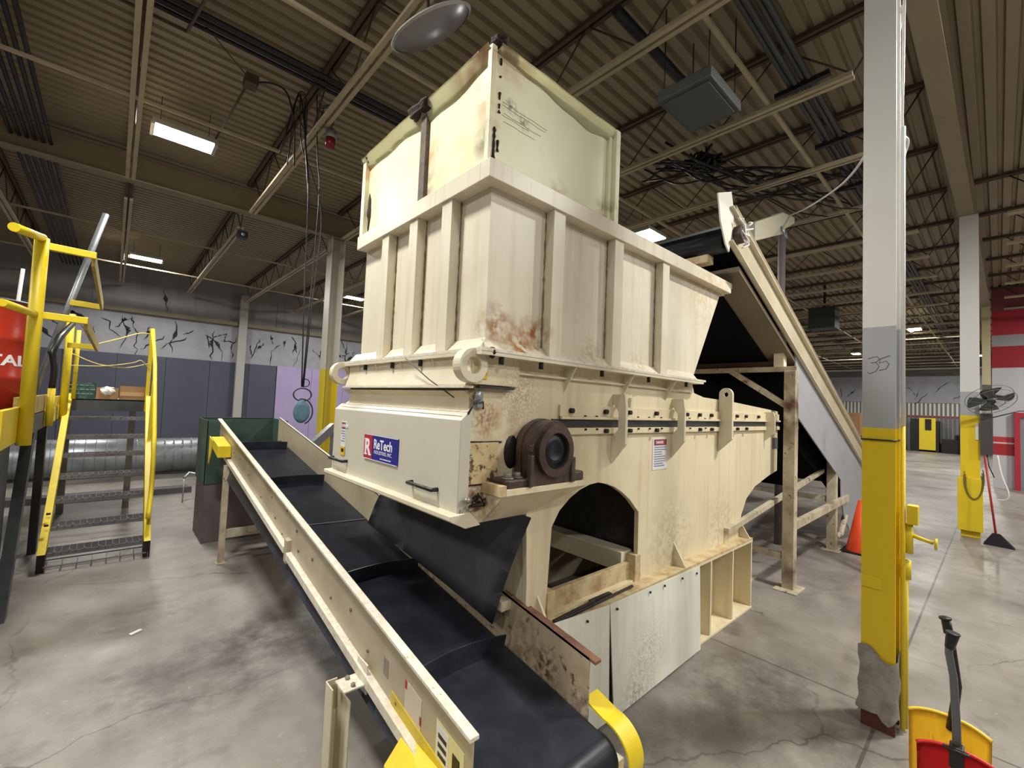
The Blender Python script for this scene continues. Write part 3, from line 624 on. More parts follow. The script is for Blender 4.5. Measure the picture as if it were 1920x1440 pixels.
def warn_label(X, ya, yb, z0, z1, axis, parent, yellow_bot=False):
    """danger label; axis 'x' faces -X, axis 'y' faces -Y"""
    def bx(mb, u0, u1, v0, v1, d):
        if axis == 'x': mb.box(X-d, X+0.001, ya+(yb-ya)*u0, ya+(yb-ya)*u1, z0+(z1-z0)*v0, z0+(z1-z0)*v1)
        else: mb.box(ya+(yb-ya)*u0, ya+(yb-ya)*u1, X-d, X+0.001, z0+(z1-z0)*v0, z0+(z1-z0)*v1)
        return mb
    lb = bx(MB(), 0, 1, 0, 1, 0.002).build('warning_label', label_w, parent)
    tag(lb, 'white danger label with a red header')
    bx(MB(), 0.08, 0.92, 0.78, 0.97, 0.003).build('label_header', mat('label_grey', (90, 84, 92), 0.5), lb)
    bx(MB(), 0.14, 0.86, 0.80, 0.95, 0.0035).build('label_panel', red_l, lb)
    if axis == 'x': Mx = Matrix(((0, 0, -1, X-0.0045), (-1, 0, 0, yb-(yb-ya)*0.19), (0, 1, 0, z0+(z1-z0)*0.835), (0, 0, 0, 1)))
    else: Mx = Matrix(((1, 0, 0, ya+(yb-ya)*0.19), (0, 0, -1, X-0.0045), (0, 1, 0, z0+(z1-z0)*0.835), (0, 0, 0, 1)))
    text('DANGER', (z1-z0)*0.115, white_t, 'label_heading', lb, Mx, 0.0004, bold=0.0008)
    rnd = random.Random(2); mb = MB(); n = 9 if not yellow_bot else 5; lo = 0.06 if not yellow_bot else 0.36
    for k in range(n):
        v = 0.73-(0.73-lo)*k/n
        bx(mb, 0.1, rnd.uniform(0.6, 0.92), v-0.028, v, 0.003)
    mb.build('label_print', mat('print_ink', (120, 124, 150), 0.5), lb)
    if yellow_bot:
        bx(MB(), 0.0, 1.0, 0, 0.26, 0.003).build('label_foot', label_y, lb)
        bx(MB(), 0.2, 0.75, 0.1, 0.2, 0.0036).build('label_symbol', black_bolt, lb)
warn_label(1.0845, 2.715, 2.785, 1.29, 1.50, 'x', door, True)
# ledge below the door
MB().plate('y', YR-0.03, YL+0.05, [(1.04, 1.165), (1.04, 1.185), (1.14, 1.19), (1.2, 1.13), (1.12, 1.125)]).build('door_sill', cream, sh, 0.003)
MB().box(1.12, 1.145, YR-0.005, YL, 1.60, 1.612).build('door_hinge_strip', conv_edge, sh)
# rusted hatch on the side beside the door
MB().box(1.128, 1.30, YR-0.008, YR, 1.30, 1.478).build('side_hatch', mat('rusty_hatch_paint', (206, 186, 140), 0.5, dirt=((150, 96, 50), 0.7, 11), rust=((58, 34, 26), 0.54, 24), bump=0.15), sh, 0.002)
mb = MB().tube([(1.122, YR-0.004, 1.6), (1.118, YR-0.004, 1.2)], 0.005, 5).tube([(1.128, YR-0.004, 1.482), (1.32, YR-0.004, 1.478)], 0.004, 5).tube([(1.128, YR-0.004, 1.298), (1.3, YR-0.004, 1.298)], 0.004, 5)
mb.build('black_seam', black_bolt, sh)
rnd = random.Random(8); mb = MB()
for k in range(9):
    c = Vector((1.15+rnd.uniform(0, .09), YR-0.02, 1.225+rnd.uniform(-.015, .02))); mb.tube(spline([c, c+Vector((rnd.uniform(-.03, .05), rnd.uniform(-.02, 0), rnd.uniform(-.02, .02))), c+Vector((rnd.uniform(0, .07), 0, rnd.uniform(-.03, .02)))], 4), 0.004, 5)
mb.build('latch_wire', blackplastic, sh)
MB().lathe((1.12, YR-0.03, 1.24), [(0, -0.008), (0.014, -0.008), (0.014, 0.01), (0, 0.014)], 10).cyl((1.105, YR-0.012, 1.20), (1.105, YR-0.012, 1.15), 0.007, 8).build('latch', bolt_m, sh)
MB().tube([(1.12, YR-0.01, 1.60), (1.14, YR-0.02, 1.645), (1.19, YR-0.02, 1.655), (1.2, YR-0.01, 1.625)], 0.005, 6).build('lifting_eye', dark_steel, sh)
# lug rings at both front corners
for yy in (YR-0.045, YL+0.01):
    mb = MB(); c = (1.115, 1.808)
    mb.plate('y', yy, yy+0.055, arc(c, 0.073, 0, 2*PI, 36)[:-1], [arc(c, 0.038, 0, 2*PI, 24)[:-1]])
    mb.build('lug_ring', cream, sh, 0.003)
MB().box(1.125, 1.40, YR-0.02, YR+0.0, 1.73, 1.87).build('lug_plate', cream_body, sh, 0.002)
MB().box(1.165, 1.205, YR-0.024, YR-0.019, 1.755, 1.81).build('hazard_sticker', label_y, sh)
MB().lathe((1.185, YR-0.0245, 1.783), [(0, -0.001), (0.014, -0.001), (0.014, 0.001), (0, 0.001)], 12, 'y').build('hazard_symbol', black_bolt, sh)
MB().box(1.16, 1.36, YR-0.03, YR, 1.715, 1.725).build('side_strip', dark_steel, sh)
mb = MB().cyl((1.16, YR-0.02, 1.70), (1.16, YR-0.02, 1.66), 0.014, 10).box(1.16, 1.19, YR-0.02, YR, 1.63, 1.70)
mb.build('limit_switch', galv, sh)
MB().tube([(1.09, 2.02, 1.86), (1.10, 1.8, 1.75), (1.12, 1.62, 1.67)], 0.003, 5).build('safety_wire', dark_steel, sh)
# hopper flange with bolts and gussets
FZ = 1.87
mb = MB().plate('z', FZ, FZ+0.014, [(1.12, 1.435), (3.20, 1.435), (3.20, 2.965), (1.12, 2.965)], [[(1.20, 1.56), (3.14, 1.56), (3.14, 2.84), (1.20, 2.84)]])
mb.build('hopper_flange', conv_edge, sh)
mb = MB().plate('z', FZ-0.016, FZ-0.001, [(1.12, 1.437), (3.17, 1.437), (3.17, 2.963), (1.12, 2.963)], [[(1.20, 1.56), (3.14, 1.56), (3.14, 2.84), (1.20, 2.84)]])
mb.box(1.3, 3.14, YR-0.018, YR, 1.790, 1.80)
mb.build('body_flange', cream, sh)
def gusset(xx, yw, yo, zt, zb, th=0.008, axis='x', name='gusset', m=cream):
    mb = MB(); pts = [(yw, zt), (yo, zt), (yw, zb)]
    mb.plate(axis, xx-th/2, xx+th/2, pts); return mb.build(name, m, sh)
for xx in (1.74, 2.27, 2.78): gusset(xx, YR, 1.44, FZ-0.016, 1.72)
for yy in (1.83, 2.15, 2.45, 2.7): MB().plate('y', yy-0.004, yy+0.004, [(1.15, FZ-0.016), (1.125, FZ-0.016), (1.15, 1.79)]).build('gusset', cream, sh)
def bolts(pts, axis, r, h, name='flange_bolt', m=black_bolt):
    b0 = None
    for p in pts:
        d = {'y': Vector((0, -h, 0)), 'z': Vector((0, 0, h)), 'x': Vector((-h, 0, 0))}[axis]
        MB().cyl(Vector(p)-d*0.2, Vector(p)+d, r, 6).build(name, m, sh)
bolts([(x_, 1.46, FZ-0.018) for x_ in (1.25, 1.50, 1.98, 2.46, 2.95)], 'z', 0.012, -0.03)
bolts([(1.135, y_, FZ-0.018) for y_ in (1.95, 2.25, 2.6)], 'z', 0.011, -0.03)
MB().lathe((1.19, 1.452, FZ+0.0), [(0, -0.03), (0.012, -0.022), (0.018, -0.008), (0.02, 0.006), (0.01, 0.02), (0, 0.022)], 7).build('greasy_corner_bolt', char, sh)
# side seam strip with bolts
sm = MB().box(1.70, 5.70, YR-0.014, YR, 1.60, 1.66).box(1.70, 5.70, YR-0.028, YR-0.012, 1.585, 1.60).box(1.62, 5.70, YR-0.02, YR, 1.505, 1.54).build('seam_flange', cream_body, sh, 0.002)
MB().box(1.65, 5.72, YR-0.011, YR, 1.545, 1.585).build('seal_strip', mat('dark_seal', (44, 48, 54), 0.4), sh)
xs_b = [1.78, 2.08, 2.32, 2.63, 3.05, 3.25, 3.45, 3.95, 4.15, 4.45, 4.85]
bolts([(a, YR-0.014, 1.63) for a in xs_b], 'y', 0.015, 0.02)
bolts([(a, YR-0.02, 1.522) for a in (2.08, 2.32, 2.63, 3.25, 3.45, 3.95, 4.15)], 'y', 0.014, 0.02)
bolts([(a, YR-0.014, 1.602) for a in (1.9, 2.0, 2.42, 2.55, 2.7, 3.1, 3.35)], 'y', 0.006, 0.01, 'small_bolt')
bolts([(a, YR-0.02, 1.532) for a in (1.9, 2.0, 2.42, 2.55, 2.7, 3.1, 3.35)], 'y', 0.006, 0.01, 'small_bolt')
# vertical clamp fins
for xx, zt in ((2.18, 1.735), (2.88, 1.735)):
    MB().plate('x', xx-0.012, xx+0.012, [(YR, zt), (1.435, zt), (1.425, 1.66), (1.425, 1.45), (YR, 1.33), (YR, 1.485), (1.475, 1.53), (1.475, 1.63), (YR, 1.69)]).build('clamp_fin', cream, sh, 0.003)
lug = arc((1.463, 1.80), 0.052, 0, PI, 14)
MB().plate('x', 3.62, 3.65, [(1.515, 1.44)]+lug+[(1.41, 1.45), (YR, 1.34)], [arc((1.463, 1.80), 0.020, 0, 2*PI, 14)[:-1]]).build('lifting_lug', cream, sh, 0.003)
MB().plate('x', 4.66, 4.68, [(YR, 1.68), (1.44, 1.68), (1.425, 1.64), (1.425, 1.48), (YR, 1.40)]).build('clamp_fin', cream, sh, 0.003)
MB().plate('x', 2.34, 2.36, [(YR, 1.72), (1.50, 1.72), (YR, 1.50)]).build('gusset', cream, sh)
warn_label(YR-0.001, 2.63, 2.82, 1.26, 1.465, 'y', sh)
tag(MB().box(4.90, 5.15, YR-0.004, YR, 1.315, 1.425).build('nameplate', label_g, sh), 'grey maker plate')
MB().cyl((5.75, 1.70, 1.55), (5.98, 1.70, 1.55), 0.17, 6).cyl((5.98, 1.70, 1.55), (7.4, 1.70, 1.50), 0.045, 12).build('ram_cylinder', cream, sh, 0.01)
# bearing shelf
BX0, BX1, BY0 = 1.225, 1.80, 1.385
MB().box(BX0+0.021, BX1, BY0, YR-0.001, 1.262, 1.290).build('bearing_shelf', cream_body, sh, 0.002)
MB().box(BX0-0.01, BX0+0.02, BY0, YR-0.001, 1.263, 1.308).build('shelf_lip', rust_sill, sh)
mb = MB(); A = (BX0, BY0, 1.262); Bp = (BX0, YR, 1.262); Cc = (BX0-0.05, YR, 1.135)
mb.plate('x', BX0, BX0+0.012, [(BY0+0.002, 1.2615), (YR-0.001, 1.2615), (YR-0.001, 1.135)])
mb.hexa([(BX0+0.013, YR-0.012, 1.135), (1.5, YR-0.012, 1.14), (1.5, YR-0.001, 1.14), (BX0+0.013, YR-0.001, 1.135), (BX0+0.013, BY0+0.004, 1.261), (1.78, BY0+0.004, 1.261), (1.78, BY0+0.03, 1.261), (BX0+0.013, BY0+0.03, 1.261)])
mb.build('shelf_bracket', cream_body, sh)
# pillow block bearing
cx, cz, R = 1.528, 1.443, 0.14
house = [(cx-0.13, 1.29)]+[(cx+R*math.cos(a), cz+R*math.sin(a)) for a in [PI-PI*k/20 for k in range(21)]]+[(cx+0.145, 1.29)]
mb = MB().plate('y', 1.385, 1.47, house, [])
mb.plate('y', 1.47, YR-0.005, [(cx+(q[0]-cx)*0.93, 1.29+(q[1]-1.29)*0.97) for q in house])
mb.plate('y', 1.455, 1.485, [(cx+(q[0]-cx)*1.04, 1.29+(q[1]-1.29)*1.02) for q in house])
bl = mb.build('bearing_housing', iron, sh, 0.007)
MB().plate('y', 1.362, 1.39, arc((cx, cz), 0.118, 0, 2*PI, 36)[:-1], [arc((cx+0.003, cz), 0.084, 0, 2*PI, 32)[:-1]]).build('bearing_collar', iron, bl, 0.006)
MB().lathe((cx+0.003, 1.374, cz), [(0, 0.006), (0.04, 0.004), (0.05, -0.004), (0.06, 0.004), (0.085, 0.006)], 32, 'y').build('shaft_end', bore, bl)
MB().box(1.255, 1.40, 1.392, 1.505, 1.290, 1.328).box(1.64, 1.765, 1.392, 1.505, 1.290, 1.335).build('bearing_foot', iron, bl, 0.008)
MB().box(1.372, 1.398, 1.375, 1.40, 1.29, 1.43).box(1.65, 1.68, 1.375, 1.40, 1.29, 1.41).build('bearing_rib', iron, bl, 0.005)
for bx_, by_ in ((1.285, 1.425), (1.345, 1.43), (1.70, 1.44)):
    MB().cyl((bx_, by_, 1.328), (bx_, by_, 1.334), 0.026, 16).cyl((bx_, by_, 1.334), (bx_, by_, 1.352), 0.018, 6).build('foot_bolt', bolt_m, bl, 0.002)
MB().cyl((1.385, 1.395, 1.445), (1.385, 1.395, 1.475), 0.017, 6).build('cap_bolt', iron, bl, 0.002)
MB().lathe((1.385, 1.515, 1.43), [(0, -0.01), (0.03, -0.01), (0.042, 0.0), (0.046, 0.005)], 16, 'y').bend(lambda c: (c.x, c.y, 1.43+(c.z-1.43)*1.7)).build('black_seal', black_bolt, bl)
# hopper
HX0, HX1, HXT, HZ0, HZ1 = 1.20, 3.16, 3.64, 1.884, 2.66
HY0, HY1 = 1.52, 2.83
def hop_plate(y0, y1): return MB().plate('y', y0, y1, [(HX0, HZ0), (HX1, HZ0), (HXT, HZ1), (HX0, HZ1)])
hp = MB()
hp.plate('y', HY0, HY0+0.008, [(HX0+0.008, HZ0), (HX1-0.009, HZ0), (HXT-0.009, HZ1), (HX0+0.008, HZ1)])
hp.plate('y', HY1-0.008, HY1, [(HX0+0.008, HZ0), (HX1-0.009, HZ0), (HXT-0.009, HZ1), (HX0+0.008, HZ1)])
hp.box(HX0, HX0+0.008, HY0, HY1, HZ0, HZ1)
hp.hexa([(HX1-0.008, HY0, HZ0), (HX1, HY0, HZ0), (HX1, HY1, HZ0), (HX1-0.008, HY1, HZ0), (HXT-0.008, HY0, HZ1), (HXT, HY0, HZ1), (HXT, HY1, HZ1), (HXT-0.008, HY1, HZ1)])
hop = hp.build('hopper', cream_hop, sh)
RP = 0.068
rim = MB(); z0, z1 = 2.62, 2.705
rim.box(HX0-RP, HXT+0.02, HY0-RP, HY0, z0, z1).box(HX0-RP, HXT+0.02, HY1-0.03, HY1, z0, z1).box(HX0-RP, HX0, HY0, HY1-0.03, z0, z1).box(HXT, HXT+0.06, HY0, HY1, z0, z1)
rim.build('hopper_rim', cream_hop, hop, 0.003)
for xx, xw in ((1.60, 0.085), (2.115, 0.085), (2.65, 0.085)):
    MB().box(xx-xw/2, xx+xw/2, HY0-RP+0.012, HY0, HZ0+0.002, z0).build('hopper_rib', cream_hop, hop, 0.002)
for yy in (1.79, 2.11, 2.44):
    MB().box(HX0-RP+0.012, HX0, yy-0.043, yy+0.043, HZ0+0.002, z0).build('hopper_rib', cream_hop, hop, 0.002)
shade_seam_m = mat('grimy_shade_seam', (136, 120, 90), 0.7, dirt=((96, 80, 58), 0.8, 18))  # grime lines that also paint in the shade on the ribs' side faces
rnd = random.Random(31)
def shade_seam(a, b, r):
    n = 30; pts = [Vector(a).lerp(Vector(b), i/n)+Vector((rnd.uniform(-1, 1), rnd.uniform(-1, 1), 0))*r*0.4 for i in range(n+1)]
    return MB().tube(pts, [r*rnd.uniform(0.4, 1.5) for _ in pts], 5).build('rib_shade_seam', shade_seam_m, hop)
for xx in (1.60, 2.115, 2.65): shade_seam((xx-0.045, HY0-0.003, HZ0+0.05), (xx-0.045, HY0-0.001, 2.615), 0.0045)
for yy in (1.79, 2.11, 2.44): shade_seam((HX0-0.003, yy-0.046, HZ0+0.05), (HX0-0.001, yy-0.046, 2.615), 0.004)
# flared deflector round the hopper foot
mb = MB()
ysec = [1.46, 1.745, 1.835, 2.065, 2.155, 2.395, 2.485, 2.93]
for a, b in ((1.50, 1.745), (1.835, 2.065), (2.155, 2.395), (2.485, 2.90)):
    mb.hexa([(HX0-0.055, a-0.01, HZ0), (HX0-0.05, b, HZ0), (HX0, b, HZ0), (HX0, a, HZ0), (HX0-0.004, a+0.01, HZ0+0.055), (HX0-0.004, b, HZ0+0.055), (HX0, b, HZ0+0.055), (HX0, a+0.01, HZ0+0.055)])
for a, b in ((1.18, 1.555), (1.645, 2.07), (2.16, 2.605), (2.695, 3.15)):
    mb.hexa([(a, HY0-0.05, HZ0), (b, HY0-0.05, HZ0), (b, HY0, HZ0), (a, HY0, HZ0), (a, HY0-0.004, HZ0+0.05), (b, HY0-0.004, HZ0+0.05), (b, HY0, HZ0+0.05), (a, HY0, HZ0+0.05)])
mb.build('foot_deflector', cream_hop, hop)
MB().lathe((HXT+0.05, HY0-0.03, 2.69), [(0, -0.03), (0.03, -0.02), (0.03, 0.02), (0, 0.03)], 10).build('rim_cap', white_p, hop)
# box extension on top
EX0, EX1, EY0, EY1, EZ0, EZ1 = 1.175, 2.06, 1.50, 2.84, 2.70, 3.235
bx_ = MB()
bx_.box(EX0, EX1, EY0, EY0+0.006, EZ0, EZ1).box(EX0, EX1, EY1-0.006, EY1, EZ0, EZ1).box(EX0, EX0+0.006, EY0, EY1, EZ0, EZ1).box(EX1-0.006, EX1, EY0, EY1, EZ0, EZ1)
eb = bx_.build('hopper_extension', cream_box, sh)
# buckled top lips
def lip(a, b, out, n=18, seed=1, k=1.0):
    rnd = random.Random(seed); mb = MB(); A = Vector(a); B_ = Vector(b); o = Vector(out); rows = []
    for i in range(n+1):
        f = i/n; p = A.lerp(B_, f); wob = 0.012*math.sin(f*9+seed)+0.008*math.sin(f*23); wd = 0.05
        sag = -0.02*math.sin(f*PI); gr = k if k == 1.0 else 0.25+0.75*f
        rows.append([mb.b.verts.new(p+o*0.004+Vector((0, 0, (-0.062+wob+sag)*gr))), mb.b.verts.new(p+o*0.35*wd+Vector((0, 0, (-0.045+wob*0.6+sag*0.5)*gr))), mb.b.verts.new(p+o*wd*0.8+Vector((0, 0, -0.006+wob*0.25))), mb.b.verts.new(p+o*wd*0.9+Vector((0, 0, 0.004+wob*0.2)))])
    for r0, r1 in zip(rows, rows[1:]):
        for k in range(3):
            f = mb.b.faces.new([r0[k], r0[k+1], r1[k+1], r1[k]]); f.smooth = True
    g = bmesh.ops.solidify(mb.b, geom=mb.b.faces[:], thickness=0.003)
    return mb.build('bent_lip', cream_box, eb)
lip((EX0, EY0, EZ1), (EX0, EY1, EZ1), (-1, 0, 0), seed=2)
lip((EX0, EY0, EZ1), (EX1, EY0, EZ1), (0, -1, 0), seed=5, k=0.5)
mb = MB().box(EX0-0.03, EX0+0.0, EY0-0.012, EY0+0.018, EZ0, EZ1+0.005).build('corner_post', white_p if False else cream_box, eb, 0.003)
MB().box(EX0-0.03, EX0, EY1-0.045, EY1, EZ0, EZ1+0.01).build('corner_post', cream_box, eb, 0.003)
MB().box(EX1-0.02, EX1+0.02, EY0-0.045, EY0, EZ0, EZ1+0.01).box(EX1-0.05, EX1-0.02, EY0-0.02, EY0, EZ0, EZ1).build('corner_post', cream_box, eb, 0.003)
MB().box(EX0-0.022, EX0, 2.045, 2.10, EZ0, EZ1-0.01).build('middle_post', mat('scorched_post', (104, 88, 78), 0.6, dirt=((52, 40, 34), 0.9, 18), rust=((150, 120, 100), 0.66, 30)), eb)
def lump(c, s, seed, name='charred_residue', m=char):
    mb = MB(); bmesh.ops.create_icosphere(mb.b, subdivisions=3, radius=1)
    rnd = random.Random(seed); ph = [rnd.uniform(0, 6) for _ in range(6)]
    for v in mb.b.verts:
        k = 1+0.22*math.sin(v.co.x*5+ph[0])+0.2*math.sin(v.co.y*6+ph[1])+0.2*math.sin(v.co.z*7+ph[2])+rnd.uniform(-.07, .07)
        v.co = Vector((v.co.x*s[0]*k+c[0], v.co.y*s[1]*k+c[1], v.co.z*s[2]*k+c[2]))
    for f in mb.b.faces: f.smooth = True
    return mb.build(name, m, eb)
lump((EX0+0.02, EY0+0.0, EZ1+0.035), (0.036, 0.036, 0.026), 1)
lump((EX0-0.03, 2.10, EZ1-0.01), (0.03, 0.10, 0.034), 2)
lump((EX0-0.02, EY1-0.06, EZ1-0.01), (0.018, 0.03, 0.022), 3)
lump((EX0-0.005, EY1-0.075, EZ0+0.17), (0.008, 0.016, 0.09), 4)
mb = MB()
rnd = random.Random(9)
def seam(a, b, n, r, mb):
    pts = [Vector(a).lerp(Vector(b), i/n) for i in range(n+1)]
    mb.tube(pts, [r*rnd.uniform(0.5, 1.5) for _ in pts], 6)
seam((EX0-0.01, EY0-0.012, EZ0), (EX1, EY0-0.012, EZ0), 40, 0.010, mb)
seam((EX0-0.028, EY0, EZ0), (EX0-0.028, EY1, EZ0), 46, 0.009, mb)
seam((EX0-0.003, EY0-0.014, EZ0), (EX0+0.0, EY0-0.012, EZ0+0.17), 12, 0.008, mb)
seam((EX1+0.02, EY0, EZ0), (EX1+0.022, EY0, EZ1), 20, 0.004, mb)
for zz, L in ((2.96, 0.012), (3.03, 0.03), (2.985, 0.02), (3.12, 0.008), (3.19, 0.03), (2.80, 0.05)):
    seam((EX0+0.03, EY0-0.002, zz-L/2), (EX0+0.03, EY0-0.002, zz+L/2), 3, 0.0055, mb)
mb.build('black_seam', char, eb)
mb = MB()
for k, (u0, u1, zz) in enumerate(((0.05, 0.34, 3.015), (0.05, 0.33, 3.0), (0.06, 0.30, 2.965), (0.05, 0.22, 2.955), (0.06, 0.26, 2.93))):
    pts = [(EX0+u0+(u1-u0)*i/6, EY0-0.0005, zz-0.055*(i/6)*0+0.002*math.sin(i*2+k)) for i in range(7)]
    mb.tube(pts, 0.0013, 4)
mb.build('scrape_mark', mat('scrape_grey', (146, 144, 126), 0.6), eb)
# base frame
bf = MB()
bf.box(1.52, 4.16, 1.43, 1.60, 0.557, 0.575).box(1.52, 4.16, 1.43, 1.60, 0.0, 0.016).box(1.52, 4.16, 1.58, 1.60, 0.016, 0.557)
bf.box(1.52, 4.16, 2.82, 2.98, 0.557, 0.575).box(1.52, 4.16, 2.82, 2.98, 0.0, 0.016).box(1.52, 4.16, 2.82, 2.84, 0.016, 0.557)
bf.box(1.52, 1.54, 1.45, 2.96, 0.016, 0.557).box(4.13, 4.16, 1.60, 2.96, 0.016, 0.557)
base = bf.build('base_frame', cream_body, sh, 0.002)
for xx in (2.05, 2.6, 3.14, 3.36, 3.76, 4.15): MB().box(xx-0.01, xx+0.01, 1.435, 1.58, 0.016, 0.557).build('stiffener', cream_body, base)
MB().hexa([(1.545, 1.395, 0.012), (2.035, 1.385, 0.012), (2.035, 1.39, 0.012), (1.545, 1.40, 0.012), (1.53, 1.415, 0.63), (2.048, 1.41, 0.597), (2.048, 1.415, 0.597), (1.53, 1.42, 0.63)]).build('cover_panel', cover_paint, base)
MB().hexa([(2.075, 1.38, 0.008), (3.13, 1.40, 0.008), (3.13, 1.405, 0.008), (2.075, 1.385, 0.008), (2.056, 1.412, 0.597), (3.12, 1.412, 0.573), (3.12, 1.417, 0.573), (2.056, 1.417, 0.597)]).build('cover_panel', cover_paint, base)
bolts([(2.11, 1.405, 0.56), (2.45, 1.405, 0.565), (2.62, 1.405, 0.562), (2.85, 1.405, 0.555), (3.06, 1.407, 0.54), (1.85, 1.405, 0.57)], 'y', 0.007, 0.006, 'panel_screw')
MB().box(1.52, 4.16, 1.43, 1.52, 0.575, 0.590).build('bolting_plate', rust_sill, base)
def foot_gusset(xx, h=0.13, w_=0.085): return MB().plate('x', xx-0.006, xx+0.006, [(YR, 0.59), (YR-w_, 0.59), (YR-w_, 0.60), (YR, 0.59+h)]).build('foot_gusset', cream, base)
foot_gusset(1.60); foot_gusset(2.95, 0.15); foot_gusset(4.10, 0.14)
MB().box(1.68, 2.50, YR+0.03, YR+0.06, 0.575, 0.70).box(1.665, 1.72, YR-0.01, YR+0.06, 0.575, 0.72).box(2.45, 2.51, YR-0.01, YR+0.06, 0.575, 0.75).build('arch_sill', rust_sill, sh, 0.003)
MB().box(2.40, 2.52, YR+0.06, YL-0.06, 0.64, 0.76).build('cross_beam', cream, sh, 0.004)
MB().box(1.66, 1.74, YR+0.06, YL-0.06, 0.60, 0.70).build('cross_beam', cream, sh, 0.004)
MB().cyl((1.72, 2.3, 0.86), (2.5, 2.3, 0.86), 0.02, 10).box(2.3, 2.52, 2.5, 2.7, 0.8, 0.84).build('inner_shaft', dark_steel, sh)
mb = MB().tube([(1.66, 1.45, 0.602), (2.36, 1.47, 0.602)], 0.008, 6).tube([(1.66, 1.462, 0.60), (2.0, 1.475, 0.605)], 0.011, 6).box(1.98, 2.16, 1.475, 1.50, 0.595, 0.61)
tag(mb.build('loose_rods', dark_steel, loc=(1.9, 1.46, 0.6)), 'dark metal rods lying on the machine base below the arch', 'rods')
# rubber skirt
sk = MB(); n = 14; rows = []
for i in range(n+1):
    f = i/n
    tp = Vector((1.485, 1.47+(2.86-1.47)*f, 1.125)); bt = Vector((1.425+0.01*math.sin(f*5), 1.645+(3.05-1.645)*f, 0.585+0.17*f))
    rows.append([sk.b.verts.new(tp.lerp(bt, k/6)+Vector((-0.018*math.sin(k/6*PI)*(1 if i else 1), 0, 0))) for k in range(7)])
for r0, r1 in zip(rows, rows[1:]):
    for k in range(6):
        f = sk.b.faces.new([r0[k], r0[k+1], r1[k+1], r1[k]]); f.smooth = True
bmesh.ops.solidify(sk.b, geom=sk.b.faces[:], thickness=0.006)
sk.build('rubber_skirt', skirt_m, sh)
MB().box(1.44, 1.50, 1.60, 1.66, 0.655, 0.70).build('skirt_clip', cream, sh, 0.003)

# ------------------------------------------------------------------ discharge conveyor in front of the machine
cv = thing('belt_conveyor', 'black cleated belt conveyor with cream side rails running under the machine front', 'conveyor', (1.19, 3.4, 0))
SL = 0.158
def rz(y): return 0.639+SL*(y-1.13)
def sweep_y(mb, prof, y0, y1):   # profile [(x, dz from rail top)] swept along the incline
    mb.hexa([(prof[0][0], y0, rz(y0)+prof[0][1]), (prof[1][0], y0, rz(y0)+prof[1][1]), (prof[1][0], y1, rz(y1)+prof[1][1]), (prof[0][0], y1, rz(y1)+prof[0][1]),
             (prof[3][0], y0, rz(y0)+prof[3][1]), (prof[2][0], y0, rz(y0)+prof[2][1]), (prof[2][0], y1, rz(y1)+prof[2][1]), (prof[3][0], y1, rz(y1)+prof[3][1])])
    return mb
def band(mb, x0, x1, d0, d1, y0, y1): return sweep_y(mb, [(x0, d0), (x1, d0), (x1, d1), (x0, d1)], y0, y1)
band(MB(), 0.893, 0.899, -0.30, -0.002, 1.10, 5.70).build('side_rail', conv_paint, cv)
band(MB(), 0.866, 0.902, -0.014, 0.0, 1.08, 5.71).build('rail_top_edge', conv_edge, cv, 0.002)
lf = band(MB(), 0.86, 0.893, -0.295, -0.255, 3.05, 5.55); band(lf, 0.86, 0.893, -0.31, -0.265, 1.36, 2.99); lf.build('rail_foot_angle', conv_edge, cv, 0.002)
band(MB(), 0.865, 0.893, -0.34, -0.20, 3.0, 3.05).build('splice_plate', conv_paint, cv)
band(MB(), 1.497, 1.503, -0.30, -0.002, 1.12, 2.9).build('side_rail', rust_rail, cv)
band(MB(), 1.497, 1.503, -0.30, -0.002, 2.9, 5.80).build('side_rail', conv_paint, cv)
fl_ = band(MB(), 1.497, 1.517, -0.012, 0.0, 1.5, 2.9); band(fl_, 1.497, 1.535, -0.012, 0.0, 1.09, 1.5); fl_.build('rail_top_edge', rust_edge, cv)
band(MB(), 1.497, 1.515, -0.012, 0.0, 2.9, 5.80).build('rail_top_edge', conv_edge, cv, 0.002)
BZ = -0.235; PR = 0.085; PY = 1.05
# belt as a loop round two pulleys
prof = []
yN, yF = PY, 5.62
zc = rz(yN)+BZ-PR; zf = rz(yF)+BZ-PR
ang = math.atan(SL)
nrm = Vector((0, -math.sin(ang), math.cos(ang)))
for k in range(15): a = PI/2+ang+PI*k/14; prof.append((yN+PR*math.cos(a), zc+PR*math.sin(a)))
for k in range(15): a = -PI/2+ang+PI*k/14; prof.append((yF+PR*math.cos(a), zf+PR*math.sin(a)))
mb = MB(); va = [mb.b.verts.new((0.915, a, b)) for a, b in prof]; vb = [mb.b.verts.new((1.485, a, b)) for a, b in prof]
for i in range(len(prof)):
    j = (i+1) % len(prof); f = mb.b.faces.new([va[i], vb[i], vb[j], va[j]]); f.smooth = True
bmesh.ops.solidify(mb.b, geom=mb.b.faces[:], thickness=0.008)
belt = mb.build('belt', belt_m, cv)
m_ = belt.modifiers.new('es', 'EDGE_SPLIT'); m_.split_angle = 0.6
